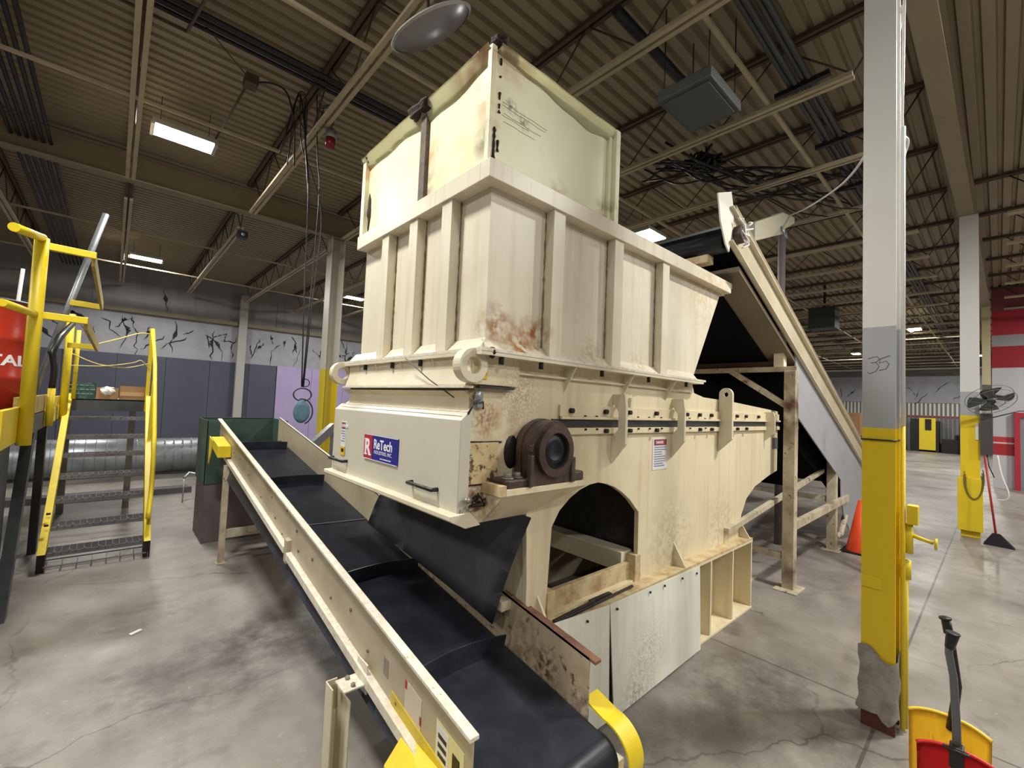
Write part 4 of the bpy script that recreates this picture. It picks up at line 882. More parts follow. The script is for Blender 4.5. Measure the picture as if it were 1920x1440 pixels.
def cleat(y, h=0.075):
    z = rz(y)+BZ; mb = MB(); lean = 0.02; n = 8; rows = []
    for i in range(n+1):
        f = i/n; x = 0.935+(1.46-0.935)*f; bow = 0.035*(1-(2*f-1)**2)
        rows.append([mb.b.verts.new((x, y+bow, z+SL*bow-0.004)), mb.b.verts.new((x, y+bow-lean, z+SL*bow+h)), mb.b.verts.new((x, y+bow-lean+0.008, z+SL*bow+h)), mb.b.verts.new((x, y+bow+0.012, z+SL*bow-0.004))])
    for a, b in zip(rows, rows[1:]):
        for k in range(4): mb.b.faces.new([a[k], a[(k+1) % 4], b[(k+1) % 4], b[k]])
    mb.b.faces.new(rows[0][::-1]); mb.b.faces.new(rows[-1])
    return mb.build('cleat', belt_m, belt)
for yy in (1.60, 2.42, 4.10, 5.28): cleat(yy)
zz = rz(3.27)+BZ
MB().beam((0.93, 3.27, zz+0.006), (1.47, 3.22, zz+0.002-0.004), 0.008, 0.004).build('belt_splice', galv, belt)
MB().hexa([(0.87, 1.15, rz(1.15)-0.36), (1.52, 1.15, rz(1.15)-0.36), (1.52, 5.5, rz(5.5)-0.46), (0.87, 5.5, rz(5.5)-0.46), (0.90, 1.15, rz(1.15)-0.32), (1.50, 1.15, rz(1.15)-0.32), (1.50, 5.5, rz(5.5)-0.36), (0.90, 5.5, rz(5.5)-0.36)]).build('return_belt', belt_m, cv)
MB().cyl((0.9, PY, zc), (1.5, PY, zc), PR-0.006, 28).build('tail_pulley', dark_steel, cv)
MB().cyl((0.9, yF, zf), (1.5, yF, zf), PR-0.006, 28).build('head_pulley', dark_steel, cv)
# yellow take-up housings
pg = [(0.93, 0.18)]+[(PY+0.14*math.cos(a), zc+0.02+0.14*math.sin(a)) for a in [PI+0.4-(PI+0.4-0.2)*k/14 for k in range(15)]]
g1 = MB()
ang_ = [PI*1.5-(PI*1.0)*k/36 for k in range(37)]
ringo = [(PY+0.125*math.cos(a), zc+0.125*math.sin(a)) for a in ang_]+[(PY+0.10, zc+0.155)]
ringi = [(PY+0.117*math.cos(a), zc+0.117*math.sin(a)) for a in ang_]+[(PY+0.10, zc+0.146)]
g1.plate('x', 1.508, 1.60, ringo+ringi[::-1])
g1.build('tail_guard', yellow, cv)
MB().plate('x', 1.503, 1.509, [(1.13, rz(1.13)-0.30), (1.19, rz(1.19)-0.30), (1.17, rz(1.1)-0.14), (1.14, rz(1.1)-0.16)]).build('guard_bracket', yellow, cv)
g2 = MB().hexa([(0.765, 1.08, 0.20), (0.89, 1.08, 0.20), (0.89, 1.52, 0.26), (0.765, 1.44, 0.26), (0.765, 1.08, 0.385), (0.89, 1.08, 0.42), (0.89, 1.50, 0.42), (0.765, 1.42, 0.40)])
g2.build('motor_guard', yellow, cv, 0.004)
MB().plate('x', 0.888, 0.8925, [(1.1, 0.36), (1.62, 0.44), (1.62, 0.50), (1.1, 0.415)]).build('yellow_side_strip', yellow_d, cv)
# head bearings (far end)
MB().hexa([(0.78, 5.02, 1.02), (0.89, 5.02, 1.02), (0.89, 5.42, 1.10), (0.78, 5.42, 1.10), (0.78, 5.02, 1.13), (0.89, 5.02, 1.13), (0.89, 5.42, 1.19), (0.78, 5.42, 1.19)]).plate('x', 0.775, 0.785, [(5.40, 1.0), (5.5, 0.9), (5.52, 1.19), (5.3, 1.16)]).build('head_bearing_guard', yellow, cv, 0.003)
# stickers on the rail
def rail_sticker(name, y0, y1, d0, d1, m, xo=0.0015): return band(MB(), 0.893-xo, 0.8932, d0, d1, y0, y1).build(name, m, cv)
rail_sticker('bare_patch', 1.66, 1.70, -0.20, -0.13, mat('old_sticker_grey', (140, 134, 120), 0.6))
ws = rail_sticker('warning_sticker', 1.40, 1.52, -0.235, -0.11, mat('faded_sticker', (206, 196, 180), 0.5))
rail_sticker('sticker_red_corner', 1.505, 1.52, -0.14, -0.11, red_l, 0.0022); rail_sticker('sticker_red_corner', 1.40, 1.41, -0.20, -0.17, red_l, 0.0022)
ys = rail_sticker('yellow_warning_sticker', 1.14, 1.30, -0.27, -0.10, mat('pale_yellow_sticker', (222, 214, 160), 0.5))
rail_sticker('sticker_white_field', 1.225, 1.295, -0.26, -0.11, label_w, 0.0022)
mb = MB()
for k in range(4): band(mb, 0.8902, 0.8912, -0.15-0.03*k, -0.135-0.03*k, 1.235, 1.285)
band(mb, 0.8902, 0.8912, -0.21, -0.14, 1.16, 1.20); band(mb, 0.8902, 0.8912, -0.23, -0.2, 1.15, 1.21)
mb.build('sticker_print', black_bolt, cv)
rnd = random.Random(4); mb = MB()
for yy, dd in ((4.9, -.16), (4.6, -.13), (4.25, -.17), (3.8, -.2), (3.5, -.1), (3.38, -.2), (2.9, -.1), (2.85, -.2), (2.6, -.14), (2.3, -.2), (2.05, -.13), (1.85, -.2), (3.2, -.24), (3.12, -.06), (1.58, -.24)):
    z = rz(yy)+dd; mb.cyl((0.896, yy, z), (0.887, yy, z), rnd.uniform(0.006, 0.011), 8)
mb.build('rail_bolts', mat('rail_bolt_brown', (120, 100, 76), 0.6), cv)
# legs
MB().box(0.845, 0.895, 5.03, 5.08, 0, 0.94).box(0.83, 0.91, 5.015, 5.095, 0, 0.01).build('leg', frame_paint, cv, 0.003)
MB().box(1.50, 1.55, 5.03, 5.08, 0, 0.94).box(1.485, 1.565, 5.015, 5.095, 0, 0.01).build('leg', frame_paint, cv, 0.003)
MB().box(0.895, 1.5, 5.04, 5.07, 0.24, 0.32).build('leg_brace', frame_paint, cv)
MB().beam((0.87, 5.055, 0.93), (1.52, 5.055, 0.93), 0.05, 0.05).build('leg_head', frame_paint, cv)
mb = MB().box(0.75, 0.756, 1.86, 1.94, 0, 0.435).box(0.75, 0.80, 1.934, 1.94, 0, 0.435).box(0.80, 0.806, 1.80, 1.94, 0, 0.40).box(0.73, 0.84, 1.82, 1.96, 0, 0.008)
mb.build('leg', cream, cv, 0.002)
MB().box(0.775, 0.875, 1.80, 1.90, 0.44, 0.446).box(0.869, 0.875, 1.80, 1.90, 0.40, 0.52).build('leg_bracket', conv_edge, cv)
for yy in (1.82, 1.88):
    MB().cyl((0.82, yy, 0.446), (0.82, yy, 0.458), 0.010, 6).build('bracket_bolt', bolt_m, cv)
MB().box(1.53, 1.58, 1.0, 1.09, 0, 0.28).box(0.90, 0.95, 1.0, 1.09, 0, 0.28).build('tail_foot', cream, cv)

# ------------------------------------------------------------------ bin at the discharge end
bn = thing('collection_bin', 'dark green and brown steel bin under the high end of the belt conveyor', 'bin', (1.2, 6.1, 0))
bx0, bx1, by0, by1 = 0.79, 1.60, 5.80, 6.45
mb = MB()
for a, b, c, d in ((bx0, bx0+0.01, by0, by1), (bx1-0.01, bx1, by0, by1), (bx0, bx1, by1-0.01, by1)): mb.box(a, b, c, d, 0.64, 1.335)
mb.box(bx0, bx1, by0, by0+0.01, 0.64, 1.0); mb.box(bx0, 1.0, by0, by0+0.01, 1.0, 1.335)
mb.box(bx0-0.01, bx1+0.01, by1-0.01, by1+0.012, 1.325, 1.34)
mb.build('upper_box', green, bn, 0.002)
MB().box(bx0+0.012, bx1-0.012, by0+0.012, by1-0.012, 0, 0.64).build('lower_box', brown, bn, 0.003)
# small chute beyond the right rail
tag(MB().hexa([(1.62, 5.2, 0.98), (1.68, 5.2, 0.98), (2.45, 6.6, 1.12), (2.39, 6.6, 1.12), (1.62, 5.2, 1.10), (1.68, 5.2, 1.10), (2.45, 6.6, 1.26), (2.39, 6.6, 1.26)]).box(1.64, 1.68, 5.22, 5.26, 0, 1.0).box(2.38, 2.42, 6.5, 6.54, 0, 1.13).build('chute_panel', galv, loc=(2, 6, 1)), 'pale inclined chute side behind the conveyor beside the machine door', 'chute')

# ------------------------------------------------------------------ spiral duct, channel on the floor
mb = MB().cyl((-3.2, 11.1, 0.36), (1.75, 11.1, 0.36), 0.335, 40)
x = -3.1
while x < 1.7: mb.tube([(x, 11.1+0.337*math.cos(a), 0.36+0.337*math.sin(a)) for a in [2*PI*k/28 for k in range(28)]], 0.006, 4, closed=True); x += 0.14
tag(mb.build('spiral_duct', galv, loc=(-0.7, 11.1, 0.02)), 'large galvanised spiral duct lying on the floor behind the yellow stairs', 'duct')
tag(MB().box(-3.0, 1.05, 8.85, 8.95, 0, 0.09).box(-3.0, 1.05, 8.95, 9.5, 0.0, 0.02).build('floor_channel', mat('dark_floor_channel', (74, 72, 74), 0.6), loc=(-1, 9, 0)), 'dark steel channel lying along the floor in front of the spiral duct', 'steel channel')
tag(MB().tube([(0.86, 8.1, 0.36), (0.93, 8.2, 0.42), (1.02, 8.15, 0.40), (1.10, 8.0, 0.30)], 0.02, 8).tube([(0.86, 8.1, 0.34), (0.86, 8.1, 0)], 0.01, 6).build('bent_handle', galv, loc=(0.9, 8.1, 0)), 'small bent silver pipe beside the green bin', 'pipe')

# ------------------------------------------------------------------ yellow stairs
st = thing('steel_stairs', 'yellow steel stairs with open grating treads leading to the drum platform', 'stairs', (0, 6.5, 0))
def stringer(x):
    MB().hexa([(x-0.035, 5.62, 0.16), (x+0.02, 5.62, 0.16), (x+0.02, 5.82, 0.16), (x-0.035, 5.82, 0.16), (x-0.035, 7.32, 1.56), (x+0.02, 7.32, 1.56), (x+0.02, 7.40, 1.56), (x-0.035, 7.40, 1.56)]).build('stringer', yellow, st, 0.003)
    MB().box(x-0.033, x+0.018, 5.63, 5.80, 0, 0.165).build('stringer_foot', black_bolt, st)
    MB().cyl((x-0.014, 5.78, 0.38), (x+0.014, 5.78, 0.38), 0.01, 8).cyl((x-0.014, 5.9, 0.46), (x+0.014, 5.9, 0.46), 0.01, 8).build('stringer_bolt', black_bolt, st)
stringer(-0.37); stringer(0.35)
for k in range(8):
    yk = 5.62+0.245*k; zk = 0.02+0.187*(k) if k == 0 else 0.10+0.198*k-0.06
    zk = [0.0, 0.135, 0.31, 0.525, 0.721, 0.913, 1.096, 1.294][k]; yk = [5.60, 5.75, 6.0, 6.2, 6.45, 6.7, 6.9, 7.15][k]
    if k == 0: continue
    mb = MB().box(-0.36, 0.34, yk, yk+0.012, zk-0.035, zk).box(-0.36, 0.34, yk+0.21, yk+0.222, zk-0.035, zk)
    for q in range(15): mb.box(-0.36+0.05*q-0.002, -0.36+0.05*q+0.002, yk, yk+0.22, zk-0.022, zk)
    for q in range(1, 5): mb.box(-0.36, 0.34, yk+0.044*q-0.002, yk+0.044*q+0.002, zk-0.022, zk)
    for q in range(7): mb.box(-0.31+0.1*q, -0.296+0.1*q, yk-0.003, yk+0.02, zk, zk+0.012)
    mb.build('tread', mat('grating_steel', (128, 126, 130), 0.5, 0.3) if k == 1 else bpy.data.materials['grating_steel'], st)
mb = MB()
for q in range(8): mb.box(-0.35+0.1*q, -0.345+0.1*q, 5.62, 5.85, 0.0, 0.05)
mb.box(-0.36, 0.34, 5.62, 5.63, 0.045, 0.055).box(-0.36, 0.34, 5.84, 5.85, 0.045, 0.055)
mb.build('bottom_grate', bpy.data.materials['grating_steel'], st)
MB().box(-0.40, 0.36, 7.38, 7.40, 1.36, 1.50).box(-0.40, 0.36, 7.38, 8.3, 1.488, 1.505).build('landing', tank_steel, st)
MB().box(0.19, 0.26, 8.1, 8.17, 0, 1.49).box(-0.45, -0.38, 8.1, 8.17, 0, 1.49).build('landing_leg', mat('grey_landing_leg', (120, 116, 104), 0.6), st)
MB().tube(spline([(0.34, 5.72, 0.36), (0.36, 5.92, 0.62), (0.36, 6.02, 1.02), (0.36, 6.12, 1.18)], 5)+[Vector((0.36, 6.9, 1.95)), Vector((0.35, 7.2, 2.2)), Vector((0.33, 7.3, 2.42))], 0.021, 12).build('handrail', yellow, st)
MB().box(0.31, 0.35, 7.34, 7.38, 1.36, 2.43).build('end_post', yellow, st, 0.003)
MB().box(0.335, 0.37, 6.7, 6.73, 1.02, 1.75).build('rail_support', yellow, st)
# boxes on the landing
gb = tag(MB().box(-0.40, -0.155, 7.42, 7.60, 1.505, 1.70).build('box', mat('green_carton', (32, 66, 62), 0.5, dirt=((120, 150, 140), 0.5, 28)), loc=(-0.28, 7.5, 1.505)), 'dark green printed carton on the stair landing', 'box')
mb = MB(); rnd = random.Random(6)
for zz in (1.56, 1.61, 1.66):
    xq = -0.39
    while xq < -0.19: L = rnd.uniform(0.015, 0.05); mb.box(xq, xq+L, 7.4185, 7.4205, zz, zz+0.009); xq += L+0.012
mb.build('carton_print', mat('pale_green_print', (140, 176, 160), 0.5), gb)
wb = tag(MB().box(-0.15, 0.055, 7.42, 7.60, 1.505, 1.645).build('box', card, loc=(-0.05, 7.5, 1.505)), 'cardboard tray holding a white plastic bag on the landing', 'box')
mb = MB(); bmesh.ops.create_icosphere(mb.b, subdivisions=3, radius=1); rnd = random.Random(12)
for v in mb.b.verts: k = 1+0.1*math.sin(9*v.co.x+3*v.co.z)+rnd.uniform(-.04, .04); v.co = Vector((-0.05+v.co.x*0.085*k, 7.45+v.co.y*0.05*k, 1.60+v.co.z*0.06*k))
tag(mb.build('plastic_bag', white_p, loc=(-0.05, 7.45, 1.56)), 'crumpled white plastic bag stuffed in the cardboard tray', 'bag')
cb = tag(MB().box(0.065, 0.315, 7.42, 7.62, 1.505, 1.675).build('box', card, loc=(0.19, 7.5, 1.505)), 'brown cardboard box on the landing at the foot of the yellow post', 'box')
MB().box(0.07, 0.30, 7.417, 7.42, 1.55, 1.60).build('tape', mat('brown_tape', (196, 160, 116), 0.5), cb)

# ------------------------------------------------------------------ drum platform at the left
pl = thing('work_platform', 'yellow-edged steel work platform with handrails at the left edge', 'platform', (-0.9, 5.6, 0))
MB().box(-1.9, -0.45, 3.9, 7.9, 1.36, 1.40).build('deck', dark_steel, pl)
MB().box(-0.46, -0.43, 3.6, 4.25, 1.28, 1.50).build('edge_board', yellow, pl, 0.003)
MB().box(-0.47, -0.445, 4.25, 6.0, 1.42, 1.56).build('edge_board', wood, pl, 0.003)
MB().box(-0.47, -0.445, 6.0, 7.4, 1.42, 1.53).build('edge_board', yellow_d, pl, 0.003)
MB().box(-0.46, -0.44, 3.9, 7.9, 1.27, 1.41).build('edge_channel', tank_steel, pl)
for yy in (5.75, 6.4, 6.95): MB().box(-0.455, -0.43, yy, yy+0.25, 1.28, 1.42).build('edge_bracket', yellow_d, pl)
MB().tube([(-0.40, 4.16, 1.26), (-0.40, 4.16, 2.60)], 0.036, 14).build('corner_post', yellow, pl)
MB().tube([(-0.40, 4.16, 2.60), (-0.47, 3.72, 2.53)], 0.026, 12).build('rail_stub', yellow, pl)
MB().tube([(-0.40, 4.16, 2.10), (-0.48, 3.66, 2.09)], 0.022, 12).build('rail_stub', yellow, pl)
MB().tube([(-0.40, 7.05, 1.26), (-0.40, 7.05, 2.46)], 0.034, 12).tube([(-0.335, 7.2, 1.5), (-0.335, 7.2, 2.3)], 0.02, 8).build('rear_post', yellow, pl)
MB().tube([(-0.41, 5.75, 1.28), (-0.41, 5.75, 1.62)], 0.026, 12).build('short_post', yellow, pl)
mb = MB().beam((-0.37, 4.17, 2.555), (-0.14, 4.17, 2.55), 0.03, 0.045).build('gate_bar', yellow, pl, 0.003)
MB().beam((-0.155, 4.19, 2.53), (-0.14, 6.35, 2.50), 0.02, 0.10).build('gate_plank', wood, pl, 0.003)
MB().beam((-0.38, 6.35, 2.50), (-0.14, 6.35, 2.49), 0.03, 0.055).build('gate_bar', yellow, pl, 0.003)
MB().beam((-0.37, 4.17, 2.10), (-0.155, 4.17, 2.095), 0.03, 0.045).build('gate_bar', yellow, pl, 0.003)
MB().beam((-0.165, 4.19, 2.08), (-0.145, 6.15, 2.05), 0.02, 0.09).build('gate_plank', wood, pl, 0.003)
MB().beam((-0.36, 6.15, 2.05), (-0.15, 6.15, 2.05), 0.03, 0.05).build('gate_bar', yellow, pl, 0.003)
mb = MB().hexa([(-0.52, 4.60, 0), (-0.455, 4.60, 0), (-0.455, 4.70, 0), (-0.52, 4.70, 0), (-0.52, 5.30, 1.28), (-0.455, 5.30, 1.28), (-0.455, 5.46, 1.28), (-0.52, 5.46, 1.28)])
mb.build('leg', tank_steel, pl); MB().box(-0.52, -0.46, 6.3, 6.42, 0, 1.28).build('leg', dark_steel, pl); MB().box(-1.85, -1.78, 6.3, 6.4, 0, 1.36).build('leg', dark_steel, pl)
tk = tag(MB().box(-1.6, -0.535, 3.80, 4.9, 0.0, 1.25).build('steel_tank', tank_steel, bevel=0.008, loc=(-1, 4.6, 0)), 'dark grey steel tank standing under the platform at the left edge', 'tank')
tag(MB().tube(spline([(-0.16, 6.15, 2.08), (0.0, 6.6, 2.19), (0.2, 7.1, 2.33), (0.31, 7.34, 2.36)]), 0.007, 6).build('rope', rope_m, loc=(0, 7.2, 2.3)), 'taut yellow rope from the gate rail to the stair post', 'rope')
tag(MB().tube(spline([(-0.38, 7.05, 2.02), (-0.15, 7.1, 1.92), (0.1, 7.15, 1.90), (0.33, 7.3, 1.98)]), 0.006, 6).tube(spline([(-0.38, 7.05, 1.88), (-0.1, 7.1, 1.90), (0.15, 7.15, 1.96), (0.24, 7.2, 2.00), (0.33, 7.3, 1.90)]), 0.006, 6).build('rope', rope_m, loc=(0, 7.1, 1.9)), 'slack yellow rope tied across the top of the stairs', 'rope')
tag(MB().tube(spline([(-0.41, 5.75, 1.62), (-0.405, 5.75, 1.80), (-0.43, 5.75, 1.95)], 5)+[Vector((-0.40, 5.9, 2.1)), Vector((-0.33, 6.1, 2.26))], [0.024]*10+[0.03, 0.03, 0.022], 8).build('rubber_hose', blackplastic, loc=(-0.4, 5.8, 1.62)), 'bent black rubber hose standing on the short yellow post', 'hose')
# drum
dc = Vector((-0.745, 4.95, 1.402)); DR = 0.29
dm = thing('oil_drum', 'red steel drum with white lettering standing on the platform at the left edge', 'drum', dc)
pr = [(0, 0), (DR-0.01, 0), (DR, 0.01), (DR, 0.27), (DR+0.008, 0.285), (DR, 0.30), (DR, 0.55), (DR+0.008, 0.565), (DR, 0.58), (DR, 0.82), (DR+0.006, 0.835), (DR-0.008, 0.84), (DR-0.012, 0.825), (0, 0.825)]
MB().lathe(dc, pr, 56).build('barrel', red_drum, dm)
MB().lathe(dc, [(DR+0.0065, 0.827), (DR+0.009, 0.835), (DR+0.0, 0.846), (DR-0.01, 0.84)], 56).build('top_rim', dark_steel, dm)
ca = -0.5
def wrap(v):
    a = ca+v.x/(DR+0.001); rr = DR+0.002+v.z
    return (dc.x+rr*math.cos(a), dc.y+rr*math.sin(a), dc.z+0.375+v.y)
text('TOTAL', 0.105, white_t, 'lettering', dm, None, 0.001, wrap=wrap, align='RIGHT', bold=0.003, sx=1.25)
tag(MB().tube([(-0.74, 6.1, 1.42), (-0.69, 6.1, 2.72)], 0.014, 10).build('metal_tube', white_p, loc=(-0.74, 6.1, 1.42)), 'bright metal tube standing upright behind the red drum', 'tube')
tag(MB().tube([(-0.62, 6.5, 1.42), (-0.17, 6.4, 3.50)], 0.028, 12).build('metal_tube', galv, loc=(-0.6, 6.5, 1.42)), 'long grey tube leaning up from the platform behind the yellow gate', 'tube')
# ------------------------------------------------------------------ incline conveyor behind the hopper
ic = thing('incline_conveyor', 'steep cream-railed incline conveyor feeding the hopper from the right, on a frame stand', 'conveyor', (5.5, 2.2, 0))
CS = -0.405
def cz_(x): return 3.19+CS*(x-3.41)
def slab(mb, xa, xb, y0, y1, d0, d1):
    return mb.hexa([(xa, y0, cz_(xa)+d0), (xb, y0, cz_(xb)+d0), (xb, y1, cz_(xb)+d0), (xa, y1, cz_(xa)+d0), (xa, y0, cz_(xa)+d1), (xb, y0, cz_(xb)+d1), (xb, y1, cz_(xb)+d1), (xa, y1, cz_(xa)+d1)])
for y0 in (1.36, 3.0):
    slab(MB(), 3.30, 9.0, y0, y0+0.008, -0.27, 0.0).build('side_rail', frame_paint if y0 > 2 else conv_paint, ic)
    mb = slab(MB(), 3.36, 9.0, y0-0.035, y0+0.008, -0.008, 0.0); slab(mb, 3.36, 9.0, y0-0.035, y0+0.008, -0.27, -0.262)
    mb.build('rail_flange', cream if y0 < 2 else frame_paint, ic)
slab(MB(), 3.42, 9.0, 1.33, 1.36, 0.0, 0.05).build('top_angle', mat('brown_angle_paint', (140, 126, 100), 0.6, dirt=((100, 88, 70), 0.6, 5)), ic)  # brown angle, darker than the rail below it
MB().plate('y', 1.352, 1.362, [(3.15, 3.24), (3.38, 3.33), (3.44, 3.18), (3.36, 2.86), (3.30, 2.90), (3.2, 3.05)]).build('end_plate', mat('pale_end_plate', (214, 214, 204), 0.5), ic)
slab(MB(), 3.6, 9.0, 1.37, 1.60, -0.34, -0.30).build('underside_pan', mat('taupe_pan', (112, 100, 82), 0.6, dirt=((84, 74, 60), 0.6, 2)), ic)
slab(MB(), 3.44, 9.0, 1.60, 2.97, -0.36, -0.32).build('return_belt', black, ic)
slab(MB(), 3.4, 9.0, 1.40, 2.97, -0.12, -0.10).build('belt', belt_m, ic)
MB().cyl((3.50, 1.44, 3.00), (3.50, 2.98, 3.00), 0.085, 28).build('head_pulley', mat('black_pulley', (40, 44, 50), 0.3), ic)
mb = MB().cyl((3.50, 1.30, 3.03), (3.50, 1.44, 3.02), 0.07, 14); rnd = random.Random(21)
mb.build('pulley_bearing', iron, ic)
mb = MB()
for k in range(9):
    c = Vector((3.5+rnd.uniform(-.06, .1), 1.31, 3.05+rnd.uniform(-.07, .08))); mb.tube(spline([c, c+Vector((rnd.uniform(-.06, .06), -0.02, rnd.uniform(-.06, .06))), c+Vector((rnd.uniform(-.08, .08), 0.0, rnd.uniform(-.08, .08)))], 4), 0.007, 5)
mb.build('bearing_rags', white_p, ic)
MB().beam((3.38, 1.5, 2.84), (3.38, 2.9, 2.84), 0.10, 0.06).build('scraper_bar', rust_sill, ic)
MB().plate('y', 1.366, 1.378, [(5.03, 2.40), (5.06, 2.10), (5.12, 1.655), (6.98, 0.86), (7.02, 0.62), (7.18, 0.36), (7.5, 0.14), (7.9, 0.12), (8.5, 0.32), (9.0, 0.8), (9.0, 1.0)]).build('guard_sheet', mat('grey_guard_sheet', (156, 158, 164), 0.5, dirt=((136, 138, 146), 0.5, 3)), ic)
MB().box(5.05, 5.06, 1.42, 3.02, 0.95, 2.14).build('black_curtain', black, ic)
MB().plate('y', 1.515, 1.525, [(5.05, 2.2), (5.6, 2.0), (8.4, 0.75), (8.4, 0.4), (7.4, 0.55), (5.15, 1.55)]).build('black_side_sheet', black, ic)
def leg(x, y, zt, wd=0.09):
    MB().box(x-wd/2, x+wd/2, y-wd/2, y+wd/2, 0.01, zt).box(x-0.14, x+0.14, y-0.10, y+0.10, 0, 0.012).build('leg', frame_paint, ic, 0.004)
leg(4.90, 1.36, 2.09, 0.10); leg(6.80, 1.42, 1.76, 0.10); leg(4.90, 3.02, 2.09, 0.10); leg(6.80, 3.02, 1.76, 0.10)
MB().beam((4.90, 1.31, 2.11), (4.90, 3.06, 2.11), 0.05, 0.05).build('top_rail', frame_paint, ic, 0.003)
tag(MB().beam((4.95, 1.5, 2.17), (4.95, 2.9, 2.17), 0.05, 0.05).build('burnt_strip', mat('rust_brown_strip', (80, 58, 46), 0.7), ic), 'rust-brown strip')
MB().beam((4.88, 1.92, 2.10), (4.88, 1.38, 1.74), 0.04, 0.055).build('brace', frame_paint, ic)
MB().beam((4.90, 1.46, 2.13), (4.90, 1.46, 2.56), 0.09, 0.09, (0, 1, 0)).build('short_post', cream, ic, 0.003)
MB().beam((4.93, 1.36, 0.58), (7.30, 1.36, 0.60), 0.05, 0.08).build('lower_rail', frame_paint, ic, 0.003)
MB().beam((3.78, 1.50, 0.69), (6.70, 1.50, 0.98), 0.04, 0.045).build('brace', frame_paint, ic)
MB().beam((4.9, 3.02, 0.62), (6.9, 3.02, 0.62), 0.05, 0.06).beam((4.9, 1.42, 0.30), (4.9, 3.0, 0.30), 0.05, 0.06).build('lower_rail', frame_paint, ic, 0.003)
MB().beam((6.8, 1.42, 0.62), (6.8, 3.0, 0.62), 0.05, 0.06).build('lower_rail', frame_paint, ic, 0.003)
MB().tube([(6.9, 1.40, 0.15), (7.05, 1.38, 0.16), (7.3, 1.38, 0.36)], 0.035, 10).build('bent_pipe', frame_paint, ic)
# jib with box housing and pole
jb = thing('jib_box', 'pale tapered box housing on a slim pole behind the top of the incline conveyor', 'pole-mounted box', (6.3, 1.85, 0))
MB().hexa([(5.3, 1.85, 3.62), (6.35, 1.85, 4.02), (6.35, 2.0, 4.02), (5.3, 2.0, 3.62), (5.3, 1.85, 3.84), (6.25, 1.85, 4.26), (6.25, 2.0, 4.26), (5.3, 2.0, 3.84)]).build('box_housing', steel_beam if False else mat('pale_jib_paint', (176, 170, 150), 0.5), jb, 0.004)
MB().hexa([(6.25, 1.86, 4.03), (6.75, 1.86, 4.28), (6.75, 1.99, 4.28), (6.25, 1.99, 4.03), (6.25, 1.86, 4.27), (6.75, 1.86, 4.36), (6.75, 1.99, 4.36), (6.25, 1.99, 4.27)]).build('nose', bpy.data.materials['pale_jib_paint'], jb)
MB().cyl((6.45, 1.92, 0), (6.45, 1.92, 4.05), 0.045, 12).build('pole', brown, jb)
MB().tube([(6.15, 1.84, 4.05), (6.2, 1.82, 3.95), (6.28, 1.82, 3.93), (6.33, 1.84, 4.03)], 0.012, 8).build('hook', galv, jb)
(MB().tube(spline([(6.6, 1.9, 4.34), (6.0, 1.5, 4.15), (5.0, 0.95, 3.9), (4.2, 0.62, 3.85), (3.5, 0.42, 4.0), (3.25, 0.36, 4.05)]), 0.010, 8).build('drooping_cord', white_p, jb))
# ------------------------------------------------------------------ things around the far right
cn = thing('traffic_cone', 'orange traffic cone half hidden behind the right-hand column', 'cone', (6.98, 1.16, 0))
MB().lathe((6.98, 1.16, 0.02), [(0.15, 0), (0.145, 0.03), (0.03, 0.62), (0, 0.62)], 28).build('cone_body', orange, cn)
MB().box(6.80, 7.16, 0.98, 1.34, 0, 0.02).build('cone_base', black_bolt, cn, 0.003)
fr = thing('yellow_rack', 'tall yellow steel rack standing behind the right-hand column', 'rack', (6.0, 0.66, 0))
for ya in (0.645, 0.84): MB().box(6.0, 6.06, ya, ya+0.06, 0, 1.78).build('upright', yellow_d, fr, 0.003)
for za, zb in ((1.72, 1.79), (1.42, 1.46), (1.15, 1.22)): MB().box(6.0, 6.05, 0.705, 0.84, za, zb).build('rung', yellow_d, fr, 0.003)
MB().tube([(5.99, 0.70, 1.70), (5.99, 0.66, 1.62), (5.99, 0.66, 1.40)], 0.012, 8).build('dark_hook', black_bolt, fr)
cb1 = tag(MB().box(12.0, 12.5, 2.02, 2.5, 1.30, 1.78).build('box', card, loc=(12.2, 2.2, 1.3)), 'brown cardboard box on a stand glimpsed beside the incline conveyor', 'box')
tag(MB().box(11.95, 12.6, 1.95, 2.6, 0, 1.30).build('stand', brown, loc=(12.2, 2.2, 0)), 'dark stand holding the distant cardboard box', 'stand')
tag(MB().box(14.0, 14.5, 2.9, 3.5, 4.05, 4.6).box(14.2, 14.25, 3.15, 3.2, 4.6, 5.3).build('ceiling_unit', mat('dark_green_unit', (44, 54, 42), 0.6), loc=(14.2, 3.2, 4.3)), 'dark green heater hung far away above the incline conveyor', 'ceiling unit')
# fan on the second column
fa = thing('wall_fan', 'large grey-bladed fan on an arm beside the second yellow-footed column', 'fan', (9.0, 0.10, 2.0))
fc = Vector((9.0, 0.08, 1.99)); ax_ = Vector((-0.55, -0.35, -0.75)).normalized()
ua = ax_.cross(Vector((0, 0, 1))).normalized(); va_ = ax_.cross(ua).normalized()
for k in range(4):
    a = k*PI/2+0.35; mb = MB(); rows = []
    for i in range(6):
        r = 0.04+0.20*i/5; wd = 0.5-0.16*abs(i/5-0.6)
        rows.append([fc+(ua*math.cos(a+s)+va_*math.sin(a+s))*r+ax_*(0.03*s) for s in (-wd, -wd/2, 0, wd/2, wd)])
    vs = [[mb.b.verts.new(p) for p in row] for row in rows]
    for r0, r1 in zip(vs, vs[1:]):
        for q in range(4): mb.b.faces.new([r0[q], r0[q+1], r1[q+1], r1[q]])
    bmesh.ops.solidify(mb.b, geom=mb.b.faces[:], thickness=0.004)
    mb.build('blade', fan_m, fa)
mb = MB()
